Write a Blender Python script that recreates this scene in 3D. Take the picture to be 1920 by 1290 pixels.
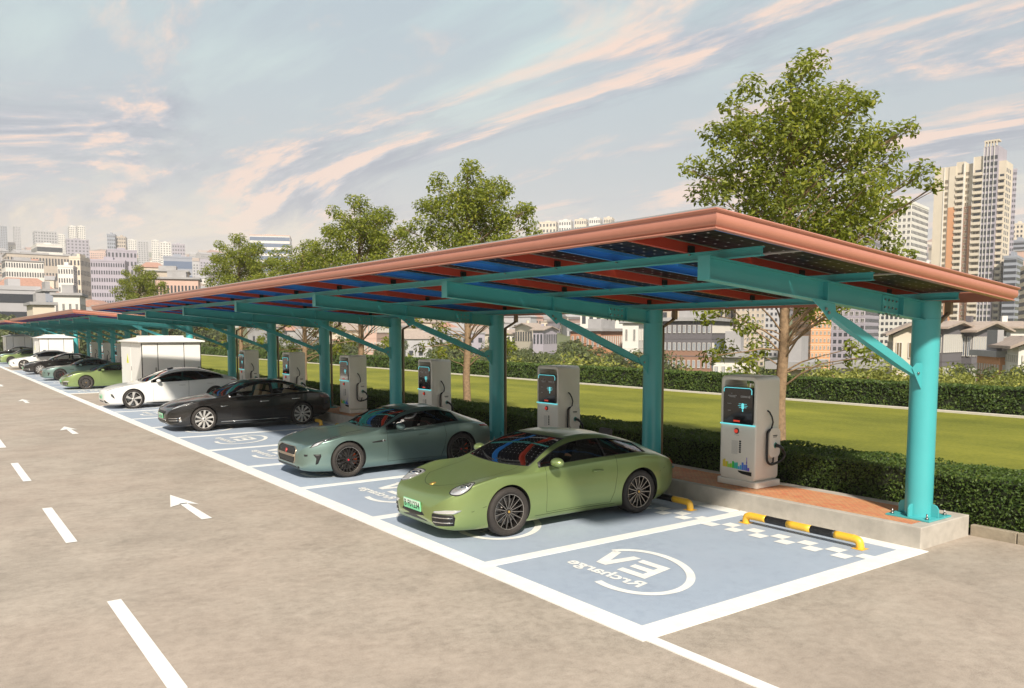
import bpy, bmesh, math, random
import numpy as np
from mathutils import Vector, Matrix
from mathutils.bvhtree import BVHTree
from math import sin, cos, pi, radians as rad, sqrt, atan2

for _o in list(bpy.data.objects):
    bpy.data.objects.remove(_o)
SC = bpy.context.scene
COL = SC.collection
rng = random.Random(7)

# ------------------------------------------------------------------ camera
CAM = Vector((-5.509, -4.712, 2.875))
YAW, PITCH, FPX, PY = rad(53.882), rad(-4.7218), 1516.0, 750.1
FWD = Vector((cos(YAW)*cos(PITCH), sin(YAW)*cos(PITCH), sin(PITCH)))
RGT = Vector((sin(YAW), -cos(YAW), 0.0))
UPV = RGT.cross(FWD)
cam = bpy.data.cameras.new("camera")
camo = bpy.data.objects.new("camera", cam)
COL.objects.link(camo)
m3 = Matrix((RGT, UPV, -FWD)).transposed()
camo.matrix_world = Matrix.Translation(CAM) @ m3.to_4x4()
cam.sensor_width = 36.0
cam.lens = 36.0*FPX/1920.0
cam.shift_y = (PY-645.0)/1920.0
cam.clip_start = 0.1
cam.clip_end = 12000.0
SC.camera = camo
SC.render.resolution_x, SC.render.resolution_y = 1024, 688

# ------------------------------------------------------------------ light
SUN_AZ = atan2(-0.875, -0.485)          # direction towards the sun (behind the camera, right)
SUN_EL = rad(40)
sd = bpy.data.lights.new("sun", 'SUN')
sd.energy = 5.0
sd.angle = rad(3.5)
sd.color = (1.0, 0.915, 0.79)
so = bpy.data.objects.new("sun", sd)
COL.objects.link(so)
sdir = Vector((cos(SUN_AZ)*cos(SUN_EL), sin(SUN_AZ)*cos(SUN_EL), sin(SUN_EL)))
so.rotation_euler = sdir.to_track_quat('Z', 'Y').to_euler()
so.location = sdir*60

SC.view_settings.view_transform = 'Standard'
SC.view_settings.look = 'None'
SC.view_settings.gamma = 1.0
SC.view_settings.exposure = 0.55
SC.cycles.max_bounces = 8
SC.cycles.transparent_max_bounces = 12
SC.cycles.volume_bounces = 0
SC.cycles.use_denoising = True

class NT:
    """tiny node-tree helper"""
    def __init__(s, tree):
        s.t = tree
        s.n = tree.nodes
        s.l = tree.links
    def add(s, kind, **kw):
        nd = s.n.new(kind)
        for k, v in kw.items():
            if k in ('inputs',):
                for i, x in v.items():
                    if hasattr(x, 'is_linked') or isinstance(x, bpy.types.NodeSocket):
                        s.l.new(x, nd.inputs[i])
                    else:
                        nd.inputs[i].default_value = x
            else:
                setattr(nd, k, v)
        return nd
    def math(s, op, a, b=None, clamp=False):
        nd = s.n.new('ShaderNodeMath')
        nd.operation = op
        nd.use_clamp = clamp
        for i, x in enumerate((a, b)):
            if x is None:
                continue
            if isinstance(x, bpy.types.NodeSocket):
                s.l.new(x, nd.inputs[i])
            else:
                nd.inputs[i].default_value = x
        return nd.outputs[0]
    def ramp(s, fac, stops, interp='LINEAR'):
        nd = s.n.new('ShaderNodeValToRGB')
        nd.color_ramp.interpolation = interp
        e = nd.color_ramp.elements
        while len(e) < len(stops):
            e.new(0.5)
        for el, (p, c) in zip(e, stops):
            el.position = p
            el.color = (c[0], c[1], c[2], 1) if len(c) == 3 else c
        s.l.new(fac, nd.inputs[0])
        return nd.outputs[0]
    def mix(s, fac, a, b, blend='MIX'):
        nd = s.n.new('ShaderNodeMix')
        nd.data_type = 'RGBA'
        nd.blend_type = blend
        for i, x in ((0, fac), (6, a), (7, b)):
            if isinstance(x, bpy.types.NodeSocket):
                s.l.new(x, nd.inputs[i])
            elif i == 0:
                nd.inputs[i].default_value = x
            else:
                nd.inputs[i].default_value = (x[0], x[1], x[2], 1)
        return nd.outputs[2]
    def noise(s, vec, scale, detail=4, rough=0.55, dist=0.0):
        nd = s.n.new('ShaderNodeTexNoise')
        nd.inputs['Scale'].default_value = scale
        nd.inputs['Detail'].default_value = detail
        nd.inputs['Roughness'].default_value = rough
        nd.inputs['Distortion'].default_value = dist
        s.l.new(vec, nd.inputs['Vector'])
        return nd.outputs[0]
    def mapping(s, vec, scale=(1, 1, 1), rot=(0, 0, 0), loc=(0, 0, 0)):
        nd = s.n.new('ShaderNodeMapping')
        nd.inputs['Scale'].default_value = scale
        nd.inputs['Rotation'].default_value = rot
        nd.inputs['Location'].default_value = loc
        s.l.new(vec, nd.inputs['Vector'])
        return nd.outputs[0]

# ------------------------------------------------------------------ world: daylight sky with thin warm cloud
world = bpy.data.worlds.new("World")
SC.world = world
world.use_nodes = True
W = NT(world.node_tree)
W.n.clear()
wout = W.add('ShaderNodeOutputWorld')
bg = W.add('ShaderNodeBackground')
W.l.new(bg.outputs[0], wout.inputs[0])
sky = W.add('ShaderNodeTexSky')
sky.sky_type = 'NISHITA'
sky.sun_disc = False
sky.sun_elevation = SUN_EL
sky.sun_rotation = pi/2 - SUN_AZ
tc = W.add('ShaderNodeTexCoord')
sep = W.add('ShaderNodeSeparateXYZ')
W.l.new(tc.outputs['Generated'], sep.inputs[0])
zup = W.math('MAXIMUM', sep.outputs[2], 0.0)
den = W.math('ADD', zup, 0.10)
cx = W.math('DIVIDE', sep.outputs[0], den)
cy = W.math('DIVIDE', sep.outputs[1], den)
comb = W.add('ShaderNodeCombineXYZ')
W.l.new(cx, comb.inputs[0])
W.l.new(cy, comb.inputs[1])
pl = comb.outputs[0]
# clear-air colours from the horizon up
clear = W.ramp(zup, [(0.0, (0.66, 0.53, 0.42)), (0.07, (0.66, 0.545, 0.435)), (0.13, (0.62, 0.555, 0.46)), (0.19, (0.50, 0.535, 0.475)),
                     (0.27, (0.47, 0.58, 0.55)), (0.38, (0.40, 0.54, 0.55)), (0.60, (0.19, 0.28, 0.35)), (1.0, (0.10, 0.17, 0.25))])
nish = W.add('ShaderNodeMix', data_type='RGBA', blend_type='MULTIPLY')
nish.inputs[0].default_value = 1.0
W.l.new(sky.outputs[0], nish.inputs[6])
nish.inputs[7].default_value = (0.08, 0.08, 0.08, 1)
gl = W.ramp(sep.outputs[1], [(0.70, (0, 0, 0)), (0.98, (1, 1, 1))])
low = W.ramp(zup, [(0.0, (1, 1, 1)), (0.20, (0, 0, 0))])
clear = W.mix(W.math('MULTIPLY', W.math('MULTIPLY', gl, low), 0.85), clear, (0.86, 0.64, 0.36))
base = W.mix(0.10, clear, nish.outputs[2])
CR = -1.72                                           # the cloud bands run this way over the ground
v1 = W.mapping(W.mapping(pl, rot=(0, 0, CR)), scale=(0.42, 1.15, 1.0))
n1 = W.noise(v1, 1.15, 9, 0.64, 0.6)
v2 = W.mapping(W.mapping(pl, rot=(0, 0, CR+0.15)), scale=(0.30, 0.9, 1.0), loc=(3.1, 1.7, 0))
n2 = W.noise(v2, 0.85, 8, 0.6, 0.5)
cov1 = W.ramp(n1, [(0.45, (0, 0, 0)), (0.56, (1, 1, 1))])
cov2 = W.ramp(n2, [(0.42, (0, 0, 0)), (0.55, (1, 1, 1))])
fade = W.ramp(zup, [(0.06, (0, 0, 0)), (0.15, (1, 1, 1))])
v3 = W.mapping(W.mapping(pl, rot=(0, 0, CR)), scale=(0.42, 1.15, 1.0), loc=(0.06, 0.10, 0))
n3 = W.noise(v3, 1.15, 9, 0.64, 0.6)
lit = W.math('SUBTRACT', n1, n3)
shade = W.ramp(W.math('ADD', W.math('MULTIPLY', lit, 2.6), 0.5), [(0.39, (0.21, 0.255, 0.335)), (0.50, (0.33, 0.36, 0.425)), (0.65, (0.70, 0.515, 0.43))])
c1f = W.math('MULTIPLY', cov1, fade)
c1f = W.math('MULTIPLY', c1f, 0.92)
c2f = W.math('MULTIPLY', cov2, fade)
c2f = W.math('MULTIPLY', c2f, 0.72)
col = W.mix(c2f, base, (0.28, 0.345, 0.42))
col = W.mix(c1f, col, shade)
W.l.new(col, bg.inputs[0])
bg.inputs[1].default_value = 1.0

# ------------------------------------------------------------------ object helpers
def tag(o, label=None, cat=None, group=None, kind=None):
    if label: o['label'] = label
    if cat: o['category'] = cat
    if group: o['group'] = group
    if kind: o['kind'] = kind
    return o

def thing(name, label, cat, loc=(0, 0, 0), rz=0.0, group=None):
    o = bpy.data.objects.new(name, None)
    COL.objects.link(o)
    o.location = loc
    o.rotation_euler = (0, 0, rz)
    o.empty_display_size = 0.2
    return tag(o, label, cat, group)

def link_mesh(name, me, mats, parent=None, loc=None):
    if not isinstance(mats, (list, tuple)):
        mats = [mats]
    for m in mats:
        me.materials.append(m)
    o = bpy.data.objects.new(name, me)
    COL.objects.link(o)
    if parent: o.parent = parent
    if loc: o.location = loc
    return o

def dup(o, parent=None):
    c = o.copy()
    COL.objects.link(c)
    c.parent = parent
    for ch in list(o.children):
        dup(ch, c)
    return c

class MB:
    """collects shapes, builds ONE mesh object"""
    def __init__(s):
        s.v = []; s.f = []; s.m = []; s.sm = []
        s.cur = 0; s.smooth = False
    def add(s, vs, fs, smooth=None):
        b = len(s.v)
        s.v.extend([tuple(p) for p in vs])
        for f in fs:
            s.f.append(tuple(i+b for i in f))
            s.m.append(s.cur)
            s.sm.append(s.smooth if smooth is None else smooth)
        return s
    def box(s, x0, x1, y0, y1, z0, z1, M=None):
        vs = [Vector(p) for p in ((x0,y0,z0),(x1,y0,z0),(x1,y1,z0),(x0,y1,z0),(x0,y0,z1),(x1,y0,z1),(x1,y1,z1),(x0,y1,z1))]
        if M: vs = [M @ p for p in vs]
        return s.add(vs, [(0,3,2,1),(4,5,6,7),(0,1,5,4),(1,2,6,5),(2,3,7,6),(3,0,4,7)], False)
    def prism(s, poly, a, b, fn, smooth=False):
        """poly 2D (counter-clockwise); fn(u, v, t) -> 3D"""
        n = len(poly)
        vs = [fn(u, v, a) for u, v in poly]+[fn(u, v, b) for u, v in poly]
        fs = [tuple(range(n-1, -1, -1)), tuple(range(n, 2*n))]
        s.add(vs, fs, False)
        bse = len(s.v)-2*n
        for i in range(n):
            j = (i+1) % n
            s.f.append((bse+i, bse+j, bse+n+j, bse+n+i)); s.m.append(s.cur); s.sm.append(smooth)
        return s
    def tube(s, pts, r, n=10, cap=True, smooth=True):
        pts = [Vector(p) for p in pts]
        rs = r if isinstance(r, (list, tuple)) else [r]*len(pts)
        vs = []; fs = []
        prev = None
        for i, p in enumerate(pts):
            t = (pts[min(i+1, len(pts)-1)]-pts[max(i-1, 0)])
            if t.length < 1e-9: t = Vector((0, 0, 1))
            t.normalize()
            if prev is None:
                a = t.orthogonal().normalized()
            else:
                a = (prev - t*prev.dot(t))
                a = a.normalized() if a.length > 1e-6 else t.orthogonal().normalized()
            prev = a
            bb = t.cross(a)
            for k in range(n):
                q = 2*pi*k/n
                vs.append(p+(a*cos(q)+bb*sin(q))*rs[i])
        for i in range(len(pts)-1):
            for k in range(n):
                k2 = (k+1) % n
                fs.append((i*n+k, i*n+k2, (i+1)*n+k2, (i+1)*n+k))
        s.add(vs, fs, smooth)
        if cap:
            b = len(s.v)-len(vs)
            L = len(pts)-1
            s.f.append(tuple(b+k for k in range(n-1, -1, -1))); s.m.append(s.cur); s.sm.append(False)
            s.f.append(tuple(b+L*n+k for k in range(n))); s.m.append(s.cur); s.sm.append(False)
        return s
    def lathe(s, prof, axis='z', n=32, M=None, smooth=True, close=False):
        """prof: (radius, height) list"""
        vs = []; fs = []
        for r, h in prof:
            for k in range(n):
                q = 2*pi*k/n
                if axis == 'z': p = Vector((r*cos(q), r*sin(q), h))
                elif axis == 'y': p = Vector((r*sin(q), h, r*cos(q)))
                else: p = Vector((h, r*cos(q), r*sin(q)))
                vs.append(M @ p if M else p)
        P = len(prof)
        for i in range(P-1 if not close else P):
            i2 = (i+1) % P
            for k in range(n):
                k2 = (k+1) % n
                fs.append((i*n+k, i*n+k2, i2*n+k2, i2*n+k))
        return s.add(vs, fs, smooth)
    def build(s, name, mats, parent=None, loc=None, bevel=0.0, sharp=None):
        me = bpy.data.meshes.new(name)
        me.from_pydata(s.v, [], s.f)
        me.polygons.foreach_set('material_index', s.m)
        me.polygons.foreach_set('use_smooth', s.sm)
        if bevel > 0:
            bm = bmesh.new(); bm.from_mesh(me)
            bmesh.ops.remove_doubles(bm, verts=bm.verts, dist=1e-5)
            bmesh.ops.recalc_face_normals(bm, faces=bm.faces)
            ed = [e for e in bm.edges if len(e.link_faces) == 2 and e.calc_face_angle(0) > 0.6]
            bmesh.ops.bevel(bm, geom=ed, offset=bevel, segments=2, profile=0.5, affect='EDGES', clamp_overlap=True)
            bm.to_mesh(me); bm.free()
        if sharp is not None:
            me.polygons.foreach_set('use_smooth', [True]*len(me.polygons))
            me.set_sharp_from_angle(angle=rad(sharp))
        me.update()
        return link_mesh(name, me, mats, parent, loc)

def np_mesh(name, V, F, mat, parent=None, smooth=False, loc=None):
    """fast mesh from numpy verts and equal-size faces"""
    me = bpy.data.meshes.new(name)
    V = np.asarray(V, np.float32); F = np.asarray(F, np.int32)
    k = F.shape[1]
    me.vertices.add(len(V)); me.vertices.foreach_set('co', V.ravel())
    me.loops.add(F.size); me.loops.foreach_set('vertex_index', F.ravel())
    me.polygons.add(len(F))
    me.polygons.foreach_set('loop_start', np.arange(0, F.size, k, dtype=np.int32))
    me.polygons.foreach_set('use_smooth', np.full(len(F), smooth))
    me.update(calc_edges=True)
    return link_mesh(name, me, mat, parent, loc)

# ------------------------------------------------------------------ materials
def pmat(name, color, rough=0.6, metal=0.0, var=0.0, scale=8.0, bump=0.0, bscale=40.0, coat=0.0, dark=None, spec=0.5, emit=None, estr=0.0):
    m = bpy.data.materials.new(name)
    m.use_nodes = True
    T = NT(m.node_tree)
    b = T.n['Principled BSDF']
    b.inputs['Base Color'].default_value = (*color, 1)
    b.inputs['Roughness'].default_value = rough
    b.inputs['Metallic'].default_value = metal
    b.inputs['Coat Weight'].default_value = coat
    b.inputs['Coat Roughness'].default_value = 0.06
    b.inputs['Specular IOR Level'].default_value = spec
    if emit:
        b.inputs['Emission Color'].default_value = (*emit, 1)
        b.inputs['Emission Strength'].default_value = estr
    if var > 0 or bump > 0:
        co = T.add('ShaderNodeTexCoord').outputs['Object']
    if var > 0:
        n = T.noise(co, scale, 5, 0.6)
        lo = dark if dark else tuple(c*(1-var) for c in color)
        hi = tuple(min(1, c*(1+var*0.6)) for c in color)
        T.l.new(T.ramp(n, [(0.3, lo), (0.7, hi)]), b.inputs['Base Color'])
    if bump > 0:
        n = T.noise(co, bscale, 4, 0.6)
        bn = T.add('ShaderNodeBump')
        bn.inputs['Strength'].default_value = bump
        bn.inputs['Distance'].default_value = 0.02
        T.l.new(n, bn.inputs['Height'])
        T.l.new(bn.outputs[0], b.inputs['Normal'])
    return m

def leafmat(name, lo, hi, scale=1.2, trans=0.35):
    m = bpy.data.materials.new(name)
    m.use_nodes = True
    T = NT(m.node_tree)
    b = T.n['Principled BSDF']
    geo = T.add('ShaderNodeNewGeometry')
    co = T.add('ShaderNodeTexCoord').outputs['Object']
    n = T.noise(co, scale, 3, 0.6)
    f = T.math('ADD', T.math('MULTIPLY', geo.outputs['Random Per Island'], 0.65), T.math('MULTIPLY', n, 0.45))
    c = T.ramp(f, [(0.15, lo), (0.8, hi), (0.98, (hi[0]*1.5, hi[1]*1.15, hi[2]*0.8))])
    T.l.new(c, b.inputs['Base Color'])
    b.inputs['Roughness'].default_value = 0.5
    b.inputs['Specular IOR Level'].default_value = 0.35
    tr = T.add('ShaderNodeBsdfTranslucent')
    T.l.new(T.mix(0.5, c, (hi[0]*1.6, hi[1]*1.6, hi[2]*0.5)), tr.inputs[0])
    ms = T.add('ShaderNodeMixShader')
    ms.inputs[0].default_value = trans
    T.l.new(b.outputs[0], ms.inputs[1]); T.l.new(tr.outputs[0], ms.inputs[2])
    T.l.new(ms.outputs[0], T.n['Material Output'].inputs[0])
    return m

def glassmat(name, tint, alpha_mix=0.35, rough=0.02):
    """thin tinted car glass: part see-through, part mirror"""
    m = bpy.data.materials.new(name)
    m.use_nodes = True
    T = NT(m.node_tree)
    T.n.remove(T.n['Principled BSDF'])
    out = T.n['Material Output']
    tr = T.add('ShaderNodeBsdfTransparent'); tr.inputs[0].default_value = (*tint, 1)
    gl = T.add('ShaderNodeBsdfGlossy'); gl.inputs['Roughness'].default_value = rough
    gl.inputs[0].default_value = (0.95, 0.95, 0.95, 1)
    fr = T.add('ShaderNodeFresnel'); fr.inputs[0].default_value = 1.5
    fac = T.math('ADD', T.math('MULTIPLY', fr.outputs[0], 1.3), alpha_mix, True)
    ms = T.add('ShaderNodeMixShader')
    T.l.new(fac, ms.inputs[0]); T.l.new(tr.outputs[0], ms.inputs[1]); T.l.new(gl.outputs[0], ms.inputs[2])
    T.l.new(ms.outputs[0], out.inputs[0])
    return m

def ground_mat(name, lo, mid, hi, streak=(1, 1), rough=0.75, stain=0.5, bump=0.25):
    m = bpy.data.materials.new(name)
    m.use_nodes = True
    T = NT(m.node_tree)
    b = T.n['Principled BSDF']
    co = T.add('ShaderNodeTexCoord').outputs['Object']
    a = T.noise(T.mapping(co, scale=(streak[0], streak[1], 1)), 1.1, 9, 0.70, 0.35)
    f = T.noise(T.mapping(co, scale=(streak[0]*1.0, streak[1]*1.0, 1), rot=(0, 0, 0.35)), 7.5, 9, 0.78, 0.2)
    g = T.noise(co, 75, 5, 0.75)
    mixv = T.math('ADD', T.math('MULTIPLY', a, 0.28), T.math('ADD', T.math('MULTIPLY', f, 0.38), T.math('MULTIPLY', g, 0.34)))
    c = T.ramp(mixv, [(0.36, lo), (0.50, mid), (0.64, hi)])
    tintn = T.noise(co, 0.22, 4, 0.6)
    c = T.mix(T.ramp(tintn, [(0.42, (0, 0, 0)), (0.60, (0.22, 0.22, 0.22))]), c, (mid[0]*1.12, mid[1]*0.98, mid[2]*0.95))
    if stain:
        s1 = T.noise(T.mapping(co, scale=(streak[0]*1.3, streak[1]*0.8, 1), loc=(4, 9, 0)), 0.28, 6, 0.6, 0.8)
        sf = T.ramp(s1, [(0.50, (0, 0, 0)), (0.68, (1, 1, 1))])
        c = T.mix(T.math('MULTIPLY', sf, stain), c, lo)
    T.l.new(c, b.inputs['Base Color'])
    rr = T.ramp(f, [(0.3, (rough-0.12,)*3), (0.7, (rough+0.1,)*3)])
    T.l.new(rr, b.inputs['Roughness'])
    bn = T.add('ShaderNodeBump')
    bn.inputs['Strength'].default_value = bump
    bn.inputs['Distance'].default_value = 0.01
    T.l.new(T.math('ADD', g, f), bn.inputs['Height'])
    T.l.new(bn.outputs[0], b.inputs['Normal'])
    return m

M = {}
M['road'] = ground_mat('road_surface', (0.185, 0.158, 0.127), (0.368, 0.318, 0.262), (0.50, 0.435, 0.365), (1.0, 1.15), 0.78, 0.30, 0.35)
M['bluepaint'] = ground_mat('blue_bay_paint', (0.27, 0.325, 0.41), (0.345, 0.41, 0.50), (0.38, 0.445, 0.53), (1, 1), 0.62, 0.15, 0.12)
M['line'] = pmat('line_paint', (0.80, 0.80, 0.77), 0.6, var=0.08, scale=6)
M['concrete'] = pmat('kerb_concrete', (0.44, 0.405, 0.355), 0.85, var=0.16, scale=5, bump=0.25, bscale=60)
M['kerbold'] = pmat('old_kerb', (0.33, 0.28, 0.21), 0.9, var=0.3, scale=4, bump=0.3)
M['paleedge'] = pmat('pale_edging', (0.62, 0.57, 0.50), 0.85, var=0.1, scale=5)
M['soil'] = pmat('soil', (0.06, 0.045, 0.03), 1.0, var=0.3)
M['teal'] = pmat('teal_paint', (0.065, 0.40, 0.42), 0.38, 0.0, coat=0.25, var=0.04, scale=2)
M['salmon'] = pmat('salmon_gutter', (0.49, 0.205, 0.145), 0.38, 0.1, coat=0.2, var=0.03)
M['blue'] = pmat('blue_rafter', (0.04, 0.26, 0.74), 0.4, coat=0.2)
M['red'] = pmat('red_rafter', (0.44, 0.050, 0.026), 0.45, coat=0.1)
M['black'] = pmat('black_plastic', (0.012, 0.012, 0.013), 0.45)
M['steel'] = pmat('bolt_steel', (0.30, 0.29, 0.28), 0.35, 1.0)
M['silver'] = pmat('panel_frame', (0.62, 0.62, 0.62), 0.35, 0.8)
M['pipe'] = pmat('tan_downpipe', (0.30, 0.20, 0.12), 0.5)
M['trunk'] = pmat('bark', (0.27, 0.18, 0.105), 0.9, var=0.35, scale=14, bump=0.6, bscale=35)
M['leaf'] = leafmat('tree_leaf', (0.05, 0.078, 0.010), (0.285, 0.32, 0.045), 0.9, 0.48)
M['leaf_hedge'] = leafmat('hedge_leaf', (0.024, 0.055, 0.010), (0.10, 0.155, 0.028), 2.0, 0.25)
M['leaf_far'] = leafmat('valley_leaf', (0.10, 0.13, 0.02), (0.32, 0.33, 0.075), 0.35, 0.3)
M['leaf_dim'] = leafmat('valley_leaf_dull', (0.055, 0.08, 0.03), (0.14, 0.165, 0.05), 0.3, 0.25)
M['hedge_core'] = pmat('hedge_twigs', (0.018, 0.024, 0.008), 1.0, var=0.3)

def grass_mat():
    m = bpy.data.materials.new('lawn_grass')
    m.use_nodes = True
    T = NT(m.node_tree)
    b = T.n['Principled BSDF']
    co = T.add('ShaderNodeTexCoord').outputs['Object']
    a = T.noise(T.mapping(co, scale=(1, 0.5, 1)), 0.35, 5, 0.6)
    f = T.noise(co, 9, 6, 0.75)
    g = T.noise(co, 70, 3, 0.7)
    v = T.math('ADD', T.math('MULTIPLY', a, 0.45), T.math('ADD', T.math('MULTIPLY', f, 0.3), T.math('MULTIPLY', g, 0.10)))
    T.l.new(T.ramp(v, [(0.34, (0.13, 0.148, 0.020)), (0.5, (0.26, 0.262, 0.036)), (0.66, (0.37, 0.335, 0.062))]), b.inputs['Base Color'])
    b.inputs['Roughness'].default_value = 0.9
    b.inputs['Specular IOR Level'].default_value = 0.15
    bn = T.add('ShaderNodeBump')
    bn.inputs['Strength'].default_value = 0.7
    bn.inputs['Distance'].default_value = 0.04
    T.l.new(T.math('ADD', f, g), bn.inputs['Height'])
    T.l.new(bn.outputs[0], b.inputs['Normal'])
    return m
M['grass'] = grass_mat()

def brick_mat():
    m = bpy.data.materials.new('red_paving')
    m.use_nodes = True
    T = NT(m.node_tree)
    b = T.n['Principled BSDF']
    co = T.add('ShaderNodeTexCoord').outputs['Object']
    br = T.add('ShaderNodeTexBrick')
    br.inputs['Scale'].default_value = 5.0
    br.inputs['Mortar Size'].default_value = 0.02
    br.inputs['Color1'].default_value = (0.58, 0.17, 0.075, 1)
    br.inputs['Color2'].default_value = (0.60, 0.28, 0.12, 1)
    br.inputs['Mortar'].default_value = (0.22, 0.12, 0.08, 1)
    T.l.new(T.mapping(co, rot=(0, 0, pi/2)), br.inputs['Vector'])
    n = T.noise(co, 3.0, 5, 0.7)
    c = T.mix(T.ramp(n, [(0.4, (0, 0, 0)), (0.7, (0.6, 0.6, 0.6))]), br.outputs[0], (0.55, 0.34, 0.17))
    T.l.new(c, b.inputs['Base Color'])
    b.inputs['Roughness'].default_value = 0.8
    return m
M['brick'] = brick_mat()

def pv_mat():
    """dark cells with fine pale busbars and cell gaps, object X along the slope, Y along the row"""
    m = bpy.data.materials.new('solar_cells')
    m.use_nodes = True
    T = NT(m.node_tree)
    b = T.n['Principled BSDF']
    co = T.add('ShaderNodeTexCoord').outputs['Object']
    s = T.add('ShaderNodeSeparateXYZ'); T.l.new(co, s.inputs[0])
    def grid(sock, step, w):
        f = T.math('FRACT', T.math('DIVIDE', sock, step))
        d = T.math('ABSOLUTE', T.math('SUBTRACT', f, 0.5))
        return T.math('GREATER_THAN', d, 0.5-w)
    gx = grid(s.outputs[0], 0.182, 0.022); gy = grid(s.outputs[1], 0.182, 0.022)
    corner = T.math('MULTIPLY', grid(s.outputs[0], 0.182, 0.07), grid(s.outputs[1], 0.182, 0.07))
    g = T.math('MAXIMUM', gx, gy)
    c = T.mix(T.math('MULTIPLY', g, 0.16), (0.006, 0.006, 0.010), (0.5, 0.5, 0.52))
    c = T.mix(T.math('MULTIPLY', corner, 0.85), c, (0.72, 0.74, 0.76))  # glints at the cell corners, painted as pale dots
    T.l.new(c, b.inputs['Base Color'])
    b.inputs['Roughness'].default_value = 0.35
    b.inputs['Specular IOR Level'].default_value = 0.06
    return m
M['pv'] = pv_mat()

# ------------------------------------------------------------------ pixel <-> world (photograph 1920 x 1290)
def ray(px, py):
    return RGT*((px-960.0)/FPX) + UPV*(-(py-PY)/FPX) + FWD
def at_dist(px, D):
    """ground direction through photo column px, horizontal distance D -> x, y"""
    d = ray(px, 625.0); h = Vector((d.x, d.y, 0)).normalized()
    return CAM.x+h.x*D, CAM.y+h.y*D
def z_at(px, py, D):
    d = ray(px, py)
    return CAM.z + d.z/sqrt(d.x*d.x+d.y*d.y)*D

# ================================================================== SETTING
def terrain_z(r):
    return np.interp(r, [0, 27, 33, 45, 70, 110, 150, 220, 300, 400, 800, 1500, 2500, 4200],
                     [-0.45, -0.45, -1.0, -2.8, -4.6, -6.4, -7.2, -5.5, -1.0, 7, 40, 116, 222, 380])

def make_terrain():
    na, nr = 200, 64
    az = np.linspace(-pi, pi, na, endpoint=False)
    rr = np.concatenate([[0.5], np.geomspace(12, 2600, nr-1)])
    A, Rr = np.meshgrid(az, rr)
    X = CAM.x+Rr*np.cos(A); Y = CAM.y+Rr*np.sin(A)
    Z = terrain_z(Rr)+np.where(Rr > 120, np.sin(X*0.013)*np.cos(Y*0.017)*Rr*0.006, 0)
    V = np.stack([X, Y, Z], -1).reshape(-1, 3)
    F = []
    for i in range(nr-1):
        for k in range(na):
            k2 = (k+1) % na
            F.append((i*na+k, i*na+k2, (i+1)*na+k2, (i+1)*na+k))
    m = ground_mat('hillside_ground', (0.055, 0.07, 0.025), (0.10, 0.12, 0.045), (0.19, 0.18, 0.10), (0.02, 0.02), 0.9, 0.3, 0.1)
    o = np_mesh('terrain', V, F, m, smooth=True)
    tag(o, kind='structure')
make_terrain()

def sheet(name, x0, x1, y0, y1, z, mat, n=1):
    V = []; F = []
    for i in range(n+1):
        y = y0+(y1-y0)*i/n
        V += [(x0, y, z), (x1, y, z)]
    for i in range(n):
        F.append((2*i, 2*i+1, 2*i+3, 2*i+2))
    return tag(np_mesh(name, V, F, mat), kind='structure')

sheet('parking_ground', -60, 26.0, -40, 118, 0.0, M['road'])
sheet('lawn', 7.6, 24.35, -25, 116, 0.02, M['grass'])

SETS = [(0.0, 10), (38.1, 10), (76.2, 10)]            # start of each row of bays, number of bays
LINES0 = [0.645, 3.435, 6.56] + [9.56+3.0*k for k in range(9)]
def bay_lines(Y0, n):
    return [Y0+y for y in LINES0[:n+1]]
LW = 0.21
def markings():
    s = MB()
    s.box(-0.19, 0.09, 0.505, 118, 0.0, 0.010)
    s.box(-0.15, -0.02, -40, 0.505, 0.0, 0.010)
    for Y0, n in SETS:
        L = bay_lines(Y0, n)
        for i, y in enumerate(L):
            w = 0.28 if i == 0 else LW
            if i == 0: s.box(0.09, 5.10, y-0.14, y+0.145, 0.0, 0.010)
            else: s.box(0.09, 5.10, y-w/2, y+w/2, 0.0, 0.010)
        for i in range(len(L)-1):
            s.box(4.85, 5.10, L[i]+LW/2+0.04, L[i+1]-LW/2, 0.0, 0.010)
    tag(s.build('bay_lines', M['line']), kind='structure')
markings()
for Y0, n in SETS:
    L = bay_lines(Y0, n)
    s = MB()
    for i in range(len(L)-1):
        a = L[i]+(0.145 if i == 0 else LW/2); b = L[i+1]-LW/2
        s.add([(0.09, a, 0.006), (4.85, a, 0.006), (4.85, b, 0.006), (0.09, b, 0.006)], [(0, 1, 2, 3)])
    tag(s.build('parking_bay', M['bluepaint']), kind='structure')

def text_mesh(body, size, shear=0.0, offset=0.0, extrude=0.0, align='CENTER'):
    cu = bpy.data.curves.new('lettering', 'FONT')
    cu.body = body; cu.size = size; cu.shear = shear; cu.offset = offset; cu.extrude = extrude
    cu.align_x = align; cu.align_y = 'CENTER'; cu.resolution_u = 3
    ob = bpy.data.objects.new('lettering', cu)
    COL.objects.link(ob)
    dg = bpy.context.evaluated_depsgraph_get()
    me = bpy.data.meshes.new_from_object(ob.evaluated_get(dg))
    bpy.data.objects.remove(ob)
    return me

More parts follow.
